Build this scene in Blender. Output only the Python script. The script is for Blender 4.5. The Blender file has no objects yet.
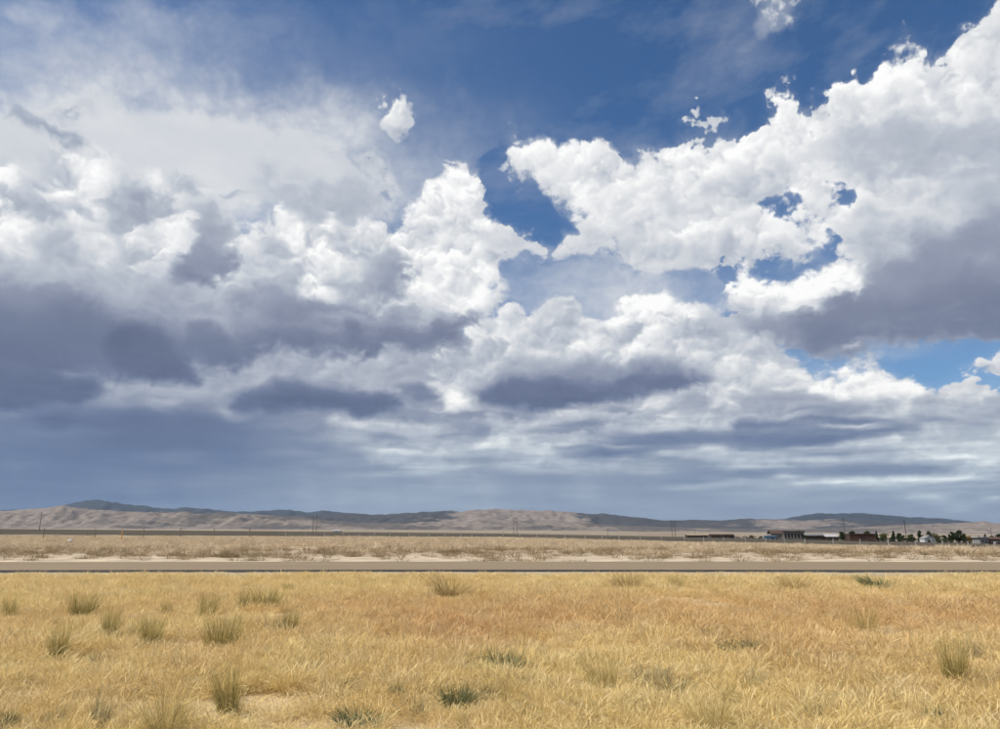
import bpy, bmesh, math, random
import numpy as np
from mathutils import Vector, noise as mnoise
scene = bpy.context.scene
SUN_AZ, SUN_EL = -104.0, 52.0     # degrees; azimuth from the view direction (+Y), to the left
DENOISE = True
HAZE = 1.2e-5
WARP_X, WARP_Y, SKY_STR = 1.6, 1.0, .106
cd = bpy.data.cameras.new('camera'); cam = bpy.data.objects.new('camera', cd); scene.collection.objects.link(cam)
cam.location = (0, 0, 1.6); cam.rotation_euler = (math.radians(90)+math.atan2(165.5, 755), 0, 0)
cd.sensor_width = 36; cd.lens = 36*755/1000; cd.clip_end = 90000; cd.clip_start = .05
scene.camera = cam
scene.view_settings.view_transform = 'Standard'; scene.view_settings.look = 'None'
scene.view_settings.exposure = 0; scene.view_settings.gamma = 1
sd = bpy.data.lights.new('sun', 'SUN'); sd.energy = 4.7; sd.angle = math.radians(.53); sd.color = (1.0, .945, .86)
sun = bpy.data.objects.new('sun', sd); scene.collection.objects.link(sun)
_a, _e = math.radians(SUN_AZ), math.radians(SUN_EL)
sun.rotation_euler = Vector((math.sin(_a)*math.cos(_e), math.cos(_a)*math.cos(_e), math.sin(_e))).to_track_quat('Z', 'Y').to_euler()
scene.cycles.use_adaptive_sampling = True; scene.cycles.adaptive_threshold = .028; scene.cycles.adaptive_min_samples = 40
scene.cycles.use_denoising = DENOISE; scene.cycles.denoising_prefilter = 'ACCURATE'
scene.cycles.max_bounces = 4; scene.cycles.diffuse_bounces = 2; scene.cycles.transmission_bounces = 2; scene.cycles.volume_bounces = 0; scene.cycles.transparent_max_bounces = 4
class Nodes:
    """Small wrapper for building node graphs by expression."""
    def __init__(s, tree): s.t = tree
    def new(s, kind, **kw):
        n = s.t.nodes.new(kind)
        for k, v in kw.items(): setattr(n, k, v)
        return n
    def put(s, sock, v):
        if isinstance(v, bpy.types.NodeSocket): s.t.links.new(v, sock)
        else: sock.default_value = v
    def m(s, op, a, b=None, c=None, clamp=False):
        n = s.new('ShaderNodeMath', operation=op, use_clamp=clamp)
        for i, v in enumerate((a, b, c)):
            if v is not None: s.put(n.inputs[i], v)
        return n.outputs[0]
    def vm(s, op, a, b=None, scale=None):
        n = s.new('ShaderNodeVectorMath', operation=op)
        s.put(n.inputs[0], a)
        if b is not None: s.put(n.inputs[1], b)
        if scale is not None: s.put(n.inputs['Scale'], scale)
        return n.outputs[0]
    def xyz(s, x, y, z=0.0):
        n = s.new('ShaderNodeCombineXYZ')
        for i, v in enumerate((x, y, z)): s.put(n.inputs[i], v)
        return n.outputs[0]
    def sep(s, v):
        n = s.new('ShaderNodeSeparateXYZ'); s.put(n.inputs[0], v); return n.outputs
    def rng(s, v, a, b, c, d, smooth=False):
        n = s.new('ShaderNodeMapRange', clamp=True)
        if smooth: n.interpolation_type = 'SMOOTHSTEP'
        for i, q in enumerate((v, a, b, c, d)): s.put(n.inputs[i], q)
        return n.outputs[0]
    def mixf(s, f, a, b):
        n = s.new('ShaderNodeMix', data_type='FLOAT'); s.put(n.inputs[0], f); s.put(n.inputs[2], a); s.put(n.inputs[3], b)
        return n.outputs[0]
    def mixc(s, f, a, b, blend='MIX'):
        n = s.new('ShaderNodeMix', data_type='RGBA', blend_type=blend); s.put(n.inputs[0], f)
        for i, v in ((6, a), (7, b)):
            s.put(n.inputs[i], (*v, 1) if isinstance(v, tuple) and len(v) == 3 else v)
        return n.outputs[2]
    def mixv(s, f, a, b):
        n = s.new('ShaderNodeMix', data_type='VECTOR'); s.put(n.inputs[0], f); s.put(n.inputs[4], a); s.put(n.inputs[5], b)
        return n.outputs[1]
    def noise(s, v, scale, detail=4, rough=.5, dims='2D', lac=2.0, dist=0.0, color=False):
        n = s.new('ShaderNodeTexNoise', noise_dimensions=dims)
        s.put(n.inputs['Vector'], v); n.inputs['Scale'].default_value = scale; n.inputs['Detail'].default_value = detail
        n.inputs['Roughness'].default_value = rough; n.inputs['Lacunarity'].default_value = lac; n.inputs['Distortion'].default_value = dist
        return n.outputs['Color' if color else 'Fac']
    def voro(s, v, scale, detail=2, rough=.5, smooth=.6, dims='2D'):
        n = s.new('ShaderNodeTexVoronoi', voronoi_dimensions=dims, feature='SMOOTH_F1' if smooth else 'F1', normalize=False)
        s.put(n.inputs['Vector'], v); n.inputs['Scale'].default_value = scale; n.inputs['Detail'].default_value = detail
        n.inputs['Roughness'].default_value = rough
        if smooth: n.inputs['Smoothness'].default_value = smooth
        return n.outputs['Distance']
    def ramp(s, f, stops, interp='LINEAR', alpha=1.0):
        n = s.new('ShaderNodeValToRGB'); e = n.color_ramp.elements; n.color_ramp.interpolation = interp
        e[0].position, e[0].color = stops[0][0], (*stops[0][1], alpha)
        e[1].position, e[1].color = stops[-1][0], (*stops[-1][1], alpha)
        for p, c in stops[1:-1]: e.new(p).color = (*c, alpha)
        s.put(n.inputs[0], f); return n.outputs[0]
def lin(c):   # 0-255 sRGB to linear
    return tuple(((x/255+.055)/1.055)**2.4 if x > 10 else x/255/12.92 for x in c)

def sep_c(N, c):
    n = N.new('ShaderNodeSeparateColor'); N.put(n.inputs[0], c); return n.outputs
# ---------------------------------------------------------------- cloud plan
# Masses of cloud laid out as outlines on the photograph's frame, then turned into directions (azimuth, elevation):
# three sheets: cover (A), brightness (L, 0-255) and billow (D, how lumpy).
class Plan:
    X0, Y0, W, H, S = -140, -110, 1280, 680, 2
    def __init__(s):
        h, w = s.H//s.S, s.W//s.S
        s.yy, s.xx = np.mgrid[0:h, 0:w].astype(np.float32)*s.S; s.xx += s.X0; s.yy += s.Y0
        s.A, s.L, s.D = np.zeros((h, w), np.float32), np.full((h, w), 214., np.float32), np.zeros((h, w), np.float32)
    def blur(s, m, sig):
        sig = sig/s.S
        if sig < .3: return m
        r = int(3*sig)+1; k = np.exp(-.5*(np.arange(-r, r+1)/sig)**2); k /= k.sum()
        for _ in range(2):
            p = np.pad(m, ((r, r), (0, 0)), mode='edge'); m = sum(k[i]*p[i:i+m.shape[0]] for i in range(2*r+1)).T
        return m
    def put(s, m, l, a, d, y0=0, y1=1):
        if a is not None: s.A = s.A+(a-s.A)*m
        if l is not None:
            if isinstance(l, tuple): l = l[0]+(l[1]-l[0])*np.clip((s.yy-y0)/max(1, y1-y0), 0, 1)
            s.L = s.L+(l-s.L)*m
        if d is not None: s.D = s.D+(d-s.D)*m
    def P(s, pts, l=None, a=None, d=None, soft=3, op=1.0):      # outline
        q = [(s.X0-5 if x <= 0 else s.X0+s.W+5 if x >= 1000 else x, s.Y0-5 if y <= 0 else y) for x, y in pts]
        m = np.zeros(s.xx.shape, bool)
        for (x1, y1), (x2, y2) in zip(q, q[1:]+q[:1]):
            if y1 != y2: m ^= ((y1 > s.yy) != (y2 > s.yy)) & (s.xx < (x2-x1)*(s.yy-y1)/(y2-y1)+x1)
        ys = [p[1] for p in pts]; s.put(s.blur(m.astype(np.float32), soft)*op, l, a, d, min(ys), max(ys))
    def bell(s, x, y, rx, ry, rot):
        c, n = math.cos(math.radians(rot)), math.sin(math.radians(rot))
        return np.exp(-(((s.xx-x)*c+(s.yy-y)*n)/rx)**2-((-(s.xx-x)*n+(s.yy-y)*c)/ry)**2)
    def G(s, x, y, rx, ry, l=None, a=None, d=None, op=1.0, rot=0): s.put(s.bell(x, y, rx, ry, rot)*op, l, a, d)   # puff
    def V(s, x, y, rx, ry, a, rot=0): s.A = 1-(1-s.A)*(1-a*s.bell(x, y, rx, ry, rot))                          # veil
    def heads(s, pts, n, r0, r1, amp, seed, flat=1.0, grow=.5, op=.8):
        """rounded cloud heads inside an outline, far ones first: lit from upper left, shaded below"""
        g = np.random.default_rng(seed); xs, ys = [p[0] for p in pts], [p[1] for p in pts]; c = []
        while len(c) < n:
            x, y = g.uniform(min(xs), max(xs)), g.uniform(min(ys), max(ys)); inside = False
            for (x1, y1), (x2, y2) in zip(pts, pts[1:]+pts[:1]):
                if (y1 > y) != (y2 > y) and x < (x2-x1)*(y-y1)/(y2-y1)+x1: inside = not inside
            if inside: c.append((y, x, r0*(r1/r0)**(g.uniform()**1.6)))
        for y, x, r in sorted(c):
            rx, ry = r*g.uniform(.9, 1.25)*flat, r*g.uniform(.8, 1.05)
            i0, i1 = int((y-ry*1.1-s.Y0)/s.S), int((y+ry*1.1-s.Y0)/s.S)+2; j0, j1 = int((x-rx*1.1-s.X0)/s.S), int((x+rx*1.1-s.X0)/s.S)+2
            i0, j0 = max(i0, 0), max(j0, 0)
            u, v = (s.xx[i0:i1, j0:j1]-x)/rx, (s.yy[i0:i1, j0:j1]-y)/ry; d = np.sqrt(u*u+v*v)
            m = np.clip((1.05-d)/.16, 0, 1)*np.clip(1.05-.8*v, .0, 1)*op
            lit = 2.3*amp*(-.45*u-.95*v+.05)*np.clip(d*1.3, .35, 1)
            k = s.L[i0:i1, j0:j1]; loc = .5*k+.5*float(k.mean()) if k.size else k
            s.L[i0:i1, j0:j1] = k+(loc+lit-k)*m
            a = s.A[i0:i1, j0:j1]; s.A[i0:i1, j0:j1] = np.maximum(a, m/op*grow+(1-grow)*a)
            dd = s.D[i0:i1, j0:j1]; s.D[i0:i1, j0:j1] = np.maximum(dd, .5*m)
    def grid(s, els, azs):
        rows = []
        f, pitch = 755.0, math.atan2(165.5, 755.0)
        for e in np.radians(els):
            a = np.radians(azs); x, y, z = np.sin(a)*math.cos(e), np.cos(a)*math.cos(e), math.sin(e)
            fw = y*math.cos(pitch)+z*math.sin(pitch); up = -y*math.sin(pitch)+z*math.cos(pitch)
            ix = np.clip((500+f*x/fw-s.X0)/s.S, 0, s.A.shape[1]-1.01); iy = np.clip((364.5-f*up/fw-s.Y0)/s.S, 0, s.A.shape[0]-1.01)
            i, j = ix.astype(int), iy.astype(int); u, v = ix-i, iy-j
            rows.append(np.stack([q[j, i]*(1-u)*(1-v)+q[j, i+1]*u*(1-v)+q[j+1, i]*(1-u)*v+q[j+1, i+1]*u*v for q in (s.A, (s.L-55)/200, s.D)], -1))
        return np.clip(np.array(rows), 0, 1)
def cloud_plan():
    C = Plan(); P, G, V, heads = C.P, C.G, C.V, C.heads
    # 1 cirrus veil
    V(60,150,240,80,.98); V(100,135,260,65,.9); V(60,150,200,60,.8); V(0,20,150,60,.35); V(300,165,130,45,.6); V(250,160,160,60,.75); V(0,60,170,55,.55); V(330,185,120,60,.7); V(160,20,280,45,.33)
    V(450,110,110,35,.33); V(380,45,200,40,.2); V(600,288,150,36,.86); V(470,200,60,40,.3)
    C.L[:] = 220
    C.D[:] = .9*np.clip((C.xx-(540+.3*(200-C.yy)))/150,0,1)*np.clip((420-C.yy)/40,0,1)
    G(600,288,150,34,None,None,0); G(890,348,80,16,None,None,0)
    P([(0,300),(260,300),(470,345),(560,330),(720,345),(800,368),(920,395),(1000,402),(1000,600),(0,600)],178,1,.5,6)
    P([(5,95),(22,103),(42,118),(70,130),(92,139),(60,141),(35,130),(15,110)],176,.9,.4,3)
    G(234,189,12,4,180,.9,.4)
    G(70,110,20,5,190,None,.3)
    # 2 small cloud
    P([(383,110),(391,101),(402,99),(411,106),(410,116),(403,127),(394,133),(386,125),(382,116)],(230,206),.9,.6,2.5)
    heads([(386,108),(405,102),(408,118),(394,128)],7,6,11,18,3)
    P([(356,150),(372,148),(388,160),(397,180),(398,198),(385,190),(372,172),(360,162)],208,.75,.6,4)
    # 3 grey-white cloud
    P([(250,160),(275,152),(300,165),(330,177),(360,175),(385,185),(394,200),(385,215),(340,222),(300,212),(265,195),(248,174)],(222,188),.97,.5,6)
    # 4 tower
    P([(370,232),(395,224),(412,221),(426,203),(430,187),(443,184),(450,166),(460,155),(468,163),(482,170),(484,183),(478,193),(482,207),(493,215),(503,228),(525,230),(535,240),(522,252),(500,258),(495,275),(480,320),(360,310)],(232,205),1,1,3)
    heads([(425,215),(445,190),(462,160),(480,175),(482,205),(520,235),(495,260),(470,290),(400,290)],60,8,22,17,5)
    P([(430,215),(470,210),(480,230),(480,255),(450,262),(420,250)],203,None,None,8,.7)
    # 5 centre-left body
    P([(235,240),(258,232),(278,218),(300,216),(320,222),(345,226),(375,228),(400,222),(430,225),(470,260),(490,270),(508,290),(490,315),(470,330),(235,330)],214,1,.85,4)
    heads([(245,245),(278,225),(320,230),(400,228),(470,262),(498,290),(470,318),(260,318)],90,8,24,18,8)
    P([(250,236),(285,234),(302,246),(300,262),(275,268),(250,258)],196,None,None,6)
    P([(318,225),(345,226),(360,240),(345,248),(325,240)],200,None,None,4)
    P([(338,268),(370,255),(400,250),(415,262),(410,290),(395,302),(360,300),(335,285)],178,None,None,8)
    P([(378,262),(395,258),(408,270),(405,288),(390,292)],165,None,None,6)
    P([(408,275),(430,266),(455,270),(480,264),(493,270),(500,285),(490,305),(460,315),(420,310),(405,298)],234,1,1,4)
    P([(278,220),(295,216),(306,222),(302,232),(318,246),(340,246),(352,252),(348,258),(320,254),(308,242),(290,232),(279,231)],255,None,1,2.2)
    G(330,220,7,6,250,None,1); G(404,232,12,6,244,None,.8); G(482,275,12,9,255,None,1); G(420,285,10,14,240)
    G(355,262,20,9,226)
    # 6 left cumulus
    P([(0,160),(15,155),(30,168),(55,156),(70,153),(95,163),(115,172),(145,180),(160,186),(175,180),(192,178),(202,190),(215,200),(230,212),(240,225),(262,234),(262,340),(0,340)],212,1,.7,4)
    heads([(0,175),(60,162),(110,180),(190,190),(235,232),(255,245),(250,300),(0,275)],110,9,28,16,11)
    G(77,160,18,8,252,None,.8); G(105,168,14,7,246,None,.8); G(140,180,14,6,230)
    G(180,240,16,14,238); G(170,246,10,6,244); G(100,239,24,7,238,None,.7); G(18,248,26,9,232,None,.6); G(65,270,16,5,226); G(108,276,20,7,224)
    G(200,300,28,9,226);G(160,268,20,8,222)
    P([(22,198),(38,190),(52,200),(62,213),(45,224),(38,224),(36,212),(24,206)],186,None,.9,4)
    P([(98,200),(112,188),(130,184),(150,195),(170,202),(172,214),(160,222),(130,214),(100,208)],186,None,.9,5)
    P([(60,165),(85,172),(80,180),(60,176)],200,None,None,4)
    P([(172,180),(190,178),(202,188),(200,193),(185,188)],184,None,.8,3)
    P([(30,245),(70,225),(80,245),(110,250),(130,240),(150,262),(90,268),(40,262)],192,None,None,8)
    P([(0,262),(40,255),(120,262),(180,290),(260,300),(260,330),(0,330)],(196,178),None,None,10)
    P([(190,218),(205,205),(218,205),(230,222),(236,245),(239,262),(225,275),(205,288),(190,289),(170,280),(168,270),(185,258),(196,238)],(190,140),None,.8,4)
    G(198,280,20,9,132,op=.8); G(222,222,10,12,188,op=.6)
    G(184,240,12,12,236,op=.8); G(250,240,10,10,228)
    # 5b dark base of centre-left
    P([(222,300),(250,288),(285,288),(330,300),(370,306),(400,312),(440,316),(470,316),(484,312),(478,325),(464,335),(462,347),(450,351),(425,348),(400,352),(360,360),(330,357),(290,350),(240,345)],(165,112),1,.6,4)
    G(350,318,45,8,185,op=.8); G(425,318,30,6,200,op=.8); G(260,300,30,8,178,op=.7)
    G(450,335,18,12,128,op=.7)
    G(270,275,35,14,205,op=.6); G(240,310,30,10,196,op=.6)
    # 9 mid zone background
    P([(225,365),(260,352),(330,357),(400,352),(460,350),(500,340),(560,400),(560,500),(330,500),(225,430)],182,1,.7,5)
    heads([(235,370),(330,360),(460,355),(500,400),(480,460),(340,440),(250,395)],110,4,13,15,28,1.6)
    # 7 left dark mass
    P([(0,268),(50,282),(100,296),(150,305),(190,318),(250,332),(262,352),(248,362),(222,366),(195,360),(178,360),(206,376),(196,381),(150,380),(120,374),(100,375),(0,375)],(160,112),1,.5,5)
    P([(0,290),(60,295),(110,305),(110,345),(60,360),(0,360)],(140,110),None,.3,9)
    P([(108,318),(140,312),(165,330),(190,350),(206,375),(195,380),(150,379),(118,370),(105,350)],104,None,.4,5)
    P([(175,342),(215,345),(258,346),(252,362),(222,366),(190,358)],124,None,None,4)
    G(130,295,45,9,172,op=.6); G(215,318,40,10,180,op=.7)
    P([(95,380),(140,382),(200,384),(212,378),(184,364),(215,369),(250,364),(270,360),(270,400),(235,412),(160,408),(110,404),(80,412)],(188,165),1,.6,4)
    P([(184,363),(205,369),(212,376),(206,373),(192,368)],215,None,None,2)
    P([(140,383),(200,384),(210,388),(180,392),(145,390)],196,None,None,3)
    P([(0,368),(55,366),(85,372),(104,380),(102,392),(92,402),(76,411),(60,405),(30,408),(0,405)],(112,96),1,.5,4)
    G(75,372,26,3,150,op=.8); G(100,385,6,6,140,op=.5)
    # 8 rain left
    P([(0,404),(30,409),(62,407),(78,413),(95,404),(160,410),(230,412),(260,414),(330,418),(370,440),(360,470),(340,530),(0,540)],(128,118),1,.12,5)
    P([(20,412),(50,408),(75,413),(90,420),(75,430),(50,428)],112,None,.3,5)
    P([(90,420),(130,410),(180,415),(220,418),(250,440),(240,465),(180,472),(120,460),(90,440)],108,None,.15,12)
    P([(215,408),(235,404),(250,412),(230,418)],182,None,.6,3)
    P([(140,402),(175,398),(185,405),(165,410),(150,408)],180,None,.6,3)
    G(300,425,40,6,158,op=.7); G(310,440,30,5,150,op=.6)
    P([(260,520),(330,478),(360,462),(440,470),(470,500),(470,530),(260,530)],148,None,.15,10)
    P([(0,480),(60,490),(60,530),(0,530)],108,None,.1,12)
    G(60,450,70,12,128,op=.5); G(150,490,100,12,132,op=.7); G(240,500,70,14,128,op=.6)
    # 9 dark band
    P([(232,396),(268,374),(285,372),(300,376),(340,384),(385,390),(402,400),(396,408),(372,417),(345,413),(310,409),(285,414),(250,411),(225,406)],(128,98),1,.55,4)
    G(262,372,12,12,206,op=.9); G(292,366,22,10,188); G(355,370,35,9,190); G(420,365,20,12,178)
    P([(400,385),(425,378),(445,392),(440,404),(405,404)],134,None,.7,4)
    P([(395,410),(420,408),(445,412),(430,418),(400,418)],140,None,.6,3)
    P([(440,392),(450,370),(460,355),(478,370),(484,395),(480,404),(448,408)],222,None,.9,4)
    G(462,398,16,8,242,None,1); G(440,378,10,8,225)
    # stripes centre
    P([(330,417),(380,420),(440,420),(480,424),(560,428),(560,470),(330,445)],176,1,.6,4)
    P([(440,412),(480,408),(515,414),(520,424),(480,424),(450,420)],128,None,.6,3)
    P([(430,426),(460,420),(500,428),(540,430),(540,440),(480,442),(440,436)],138,None,.6,3)
    P([(330,420),(360,416),(400,424),(420,432),(390,432),(345,430)],205,None,.8,3)
    P([(362,434),(390,432),(410,438),(385,440)],140,None,.6,2.5)
    G(415,426,24,5,206,None,.8); G(395,450,28,7,216,None,.9); G(445,452,36,7,214,None,.9); G(490,447,24,6,222,None,.9); G(410,464,30,5,208,None,.8)
    P([(455,440),(472,438),(475,452),(458,454)],150,None,.7,3)
    P([(440,456),(500,458),(500,464),(450,464)],150,None,.5,2.5)
    P([(270,470),(330,468),(380,466),(440,474),(520,468),(620,466),(750,478),(760,505),(640,505),(560,500),(480,500),(330,486)],(138,128),1,.25,6)
    P([(350,470),(400,466),(430,476),(410,486),(360,482)],122,None,.3,5)
    G(330,462,25,5,170,op=.6)
    # 10 centre cumulus
    P([(455,372),(462,356),(470,345),(475,330),(490,320),(510,310),(530,306),(545,297),(560,302),(580,310),(605,313),(617,310),(625,296),(640,291),(660,293),(677,303),(690,297),(703,298),(712,310),(720,330),(724,350),(722,380),(700,390),(600,405),(470,405)],(216,200),1,.95,3)
    heads([(475,345),(500,320),(548,304),(600,318),(640,300),(672,308),(702,304),(716,340),(712,370),(600,372),(480,385)],110,7,20,17,14)
    P([(617,311),(625,296),(640,291),(660,293),(674,302),(668,314),(655,316),(640,308),(628,312)],255,1,1,2.2)
    G(590,346,16,9,242); G(628,346,10,7,238); G(505,330,18,12,232); G(540,350,18,8,228); G(703,370,14,8,232); G(690,312,16,7,240); G(660,360,14,8,224); G(685,340,12,10,226)
    P([(520,318),(570,318),(610,322),(640,330),(610,338),(560,334),(525,330)],198,None,None,6,.8)
    G(560,365,40,10,198); G(690,330,6,8,180,op=.6)
    P([(476,382),(510,362),(560,366),(620,364),(670,354),(712,372),(714,384),(640,397),(545,411),(476,402)],162,None,.6,7)
    P([(478,390),(510,378),(560,382),(600,380),(640,374),(678,367),(705,375),(715,381),(680,388),(640,396),(610,402),(575,404),(545,411),(520,409),(482,402)],(124,104),1,.5,3)
    # 13 lower centre
    P([(500,416),(545,411),(575,404),(620,400),(640,396),(680,388),(716,382),(735,396),(740,430),(700,440),(600,470),(520,470),(480,440)],196,1,.8,3)
    heads([(500,420),(620,402),(720,386),(735,430),(600,462),(500,450)],90,4,10,17,27,1.8)
    P([(500,412),(540,412),(528,424),(505,422)],130,None,.6,3)
    P([(524,428),(560,422),(600,420),(606,426),(590,434),(555,436),(530,434)],124,None,.55,3)
    P([(510,415),(560,408),(588,410),(590,420),(550,424),(520,424)],208,None,.9,3)
    P([(668,402),(690,394),(712,398),(708,410),(690,414),(668,410)],168,None,.8,4)
    G(650,400,24,7,222,None,1); G(650,424,24,7,222,None,1); G(700,422,16,5,222,None,1); G(722,398,12,8,226,None,1); G(575,436,20,4,196)
    P([(550,446),(590,440),(620,432),(680,430),(760,428),(760,452),(700,450),(640,455),(590,462),(560,458)],(138,116),1,.5,3)
    P([(500,445),(545,450),(570,462),(640,458),(700,448),(740,444),(775,452),(770,468),(720,476),(640,474),(520,474),(490,460)],186,1,.7,4)
    G(712,448,16,4,214,None,.9); G(545,464,24,3.5,200,None,.7); G(600,466,30,4,192); G(505,448,8,8,212); G(650,462,40,5,182)
    P([(650,466),(720,464),(760,470),(730,476),(680,478)],132,None,.5,4)
    P([(490,476),(600,472),(750,474),(760,500),(620,500),(490,500)],(140,126),1,.15,6)
    P([(640,480),(740,482),(740,500),(650,500)],118,None,.1,10)
    G(566,496,22,4,176,op=.9); G(510,505,60,10,146,op=.7)
    # 11 right mass
    P([(498,180),(510,168),(512,152),(525,143),(550,140),(560,150),(575,145),(588,150),(590,138),(600,131),(612,133),(618,145),(625,158),(640,164),(660,167),(680,160),(700,150),(720,140),(740,128),(765,118),(800,105),(830,98),(850,92),(872,84),(890,78),(905,77),(920,70),(935,58),(950,48),(962,30),(978,12),(1000,0),(1000,334),(985,336),(940,337),(900,338),(870,346),(845,356),(825,352),(790,342),(760,338),(735,325),(732,300),(727,278),(733,264),(745,262),(756,268),(765,272),(800,262),(800,248),(775,252),(740,252),(720,256),(700,266),(690,270),(660,273),(635,265),(618,250),(600,248),(580,252),(560,250),(545,248),(520,255),(495,255),(480,240),(490,230),(520,228),(535,238),(550,228),(570,226),(584,222),(576,214),(565,208),(545,203),(530,196),(522,186),(512,190)],(226,210),1,.55,3)
    heads([(520,155),(552,145),(602,138),(640,170),(740,135),(850,98),(930,68),(990,20),(1000,170),(900,225),(850,260),(740,250),(660,268),(600,240),(540,195)],170,10,34,12,17,1.1)
    heads([(515,155),(545,145),(575,150),(600,136),(615,150),(640,168),(700,154),(760,122),(850,97),(905,80),(950,52),(985,12),(990,40),(900,110),(760,160),(640,195),(540,180)],90,6,16,13,18,1.0)
    P([(525,172),(530,182),(548,200),(570,210),(580,224),(560,226),(545,232),(530,228),(505,225),(495,200),(515,195),(512,185)],None,.05,.9,3)
    P([(545,236),(552,228),(560,234),(553,242)],None,.4,None,2); P([(603,213),(609,208),(608,216)],None,.1,None,2); G(615,240,7,6,None,.3); G(580,208,8,4,None,.4)
    P([(560,210),(600,215),(660,225),(680,240),(640,252),(610,240),(580,232)],206,None,None,9,.8)
    G(650,245,35,9,200,op=.7); G(700,205,40,10,222); G(560,165,25,12,232); G(603,142,9,9,236); G(640,185,30,8,230); G(655,260,30,5,222)
    P([(670,130),(690,120),(700,108),(718,112),(740,96),(748,105),(738,120),(745,130),(715,140),(690,152)],222,.62,.5,4)
    G(775,95,13,9,218,.58,.5); G(690,152,12,5,None,.35); G(645,155,14,5,None,.5); G(668,140,4,3,215,.45,.5)
    P([(745,12),(762,0),(805,0),(800,15),(780,28),(768,40),(755,28)],220,.6,.5,5)
    G(512,130,5,11,215,.5,.5); G(505,180,10,10,215,.75,1); G(503,158,4,4,None,.3,.9)
    P([(880,50),(900,30),(920,28),(925,40),(900,60)],215,.45,.5,6); G(875,72,8,5,None,.45,.5); G(1000,20,20,20,225)
    # holes
    P([(758,202),(770,190),(790,190),(808,200),(826,192),(835,182),(852,180),(856,192),(845,198),(835,200),(818,196),(806,205),(810,215),(796,223),(784,222),(770,214)],None,.03,.9,2.5)
    P([(822,212),(832,212),(830,220),(823,220)],None,.1,.9,2)
    P([(770,250),(795,248),(815,240),(825,232),(843,230),(845,240),(838,248),(820,247),(800,250)],None,.05,.9,2.5)
    P([(750,258),(775,252),(800,256),(825,252),(816,262),(822,275),(805,280),(792,276),(795,268),(780,262),(765,268),(752,264)],None,.03,.9,2.5)
    G(813,203,14,7,225,1,.9); G(790,204,10,6,218,.55,.9); G(775,196,8,5,218,.5,.9); G(838,188,8,4,215,.4,.9); G(805,217,9,5,222,.7,.9); G(782,256,10,4,220,.6,.9); G(815,244,8,4,222,.55,.9); G(800,262,8,4,222,.6,.9); G(745,205,6,5,None,.6,.9); G(760,208,10,4,None,.5,.9)
    # shading right
    P([(840,120),(900,112),(1000,105),(1000,160),(940,172),(870,175),(830,165)],192,None,.4,12,.9)
    P([(790,140),(850,130),(880,150),(860,170),(800,165)],215,None,.4,10,.6)
    P([(800,300),(860,262),(905,240),(950,215),(980,190),(1000,180),(1000,335),(900,337),(845,354),(800,342),(770,330)],(176,134),None,.35,10)
    P([(830,300),(900,285),(990,280),(1000,330),(900,336),(845,354),(800,340),(790,325)],(138,126),None,.35,6)
    G(905,255,30,12,150,op=.6); G(960,270,50,12,146,op=.6); G(985,235,25,25,148,op=.5); G(985,262,20,8,178,op=.6)
    G(910,210,35,12,228,op=.9); G(945,200,25,8,222,op=.7); G(880,225,20,8,218,op=.7); G(875,215,14,6,190,op=.4)
    P([(732,266),(745,262),(756,268),(770,274),(790,280),(800,270),(820,255),(845,250),(862,262),(862,280),(840,295),(815,302),(790,310),(760,305),(735,298)],238,1,1,3)
    heads([(738,272),(760,275),(800,270),(845,256),(860,268),(838,292),(790,304),(740,294)],40,6,15,16,21)
    G(803,284,14,8,254); G(852,262,10,10,250); G(745,270,10,6,250); G(770,300,20,10,222); G(805,308,20,7,228)
    P([(732,304),(755,308),(780,318),(800,335),(770,340),(735,326)],(176,152),None,.7,4)
    G(775,292,8,8,205,op=.6)
    G(850,344,18,3,205,op=.9); G(900,320,60,4,146,op=.5); G(940,308,50,3,146,op=.5)
    V(880,350,70,14,.55,-12); V(920,345,40,5,.35)
    G(868,359,6,2,190,.8,.5); G(933,369,5,2,215,.5,.6); G(945,384,6,2,215,.4,.6)
    # small right cloud
    P([(958,367),(970,361),(980,362),(990,353),(1000,349),(1000,375),(985,374),(968,371)],(240,198),1,1,2)
    # 12 lower right
    P([(720,340),(745,338),(765,346),(800,362),(818,368),(835,374),(848,370),(860,375),(872,372),(888,374),(902,380),(915,385),(928,394),(940,390),(955,388),(972,386),(990,390),(1000,398),(1000,480),(760,480),(715,440),(715,400)],(218,190),1,.9,3)
    heads([(725,345),(800,366),(870,378),(925,396),(1000,400),(1000,440),(860,420),(740,415)],120,5,14,17,24,1.4)
    heads([(740,425),(1000,425),(1000,500),(740,480)],90,3.5,8,16,25,2.4)
    P([(716,320),(730,330),(760,342),(800,354),(815,362),(790,366),(740,360),(718,350)],(214,204),1,.7,5)
    P([(805,375),(835,374),(848,370),(872,372),(890,375),(910,383),(930,394),(920,402),(900,406),(870,400),(840,400),(810,392)],242,None,1,3)
    heads([(808,382),(850,374),(890,380),(925,396),(890,402),(815,392)],40,5,11,16,26,1.2)
    G(905,404,14,5,248); G(790,370,30,5,236); G(850,376,14,5,252); G(835,378,6,6,190,op=.6); G(880,396,10,6,226,op=.6); G(918,402,4,5,190,op=.6); G(760,374,24,6,232)
    G(960,395,20,7,226); G(985,418,20,8,222); G(950,412,20,7,205,op=.7)
    P([(735,396),(760,388),(800,386),(840,396),(860,404),(800,408),(740,412)],(184,168),None,.6,4)
    P([(800,404),(870,404),(860,414),(820,420),(790,414)],168,None,.6,4); 
    G(770,414,30,3.5,206,None,.7); G(840,425,40,3,204,None,.7)
    P([(735,418),(780,420),(860,416),(900,420),(935,424),(915,432),(870,436),(835,444),(805,449),(760,450),(730,448)],(136,112),1,.5,3)
    P([(920,410),(1000,406),(1000,446),(920,440),(880,432)],190,None,.8,5)
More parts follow.
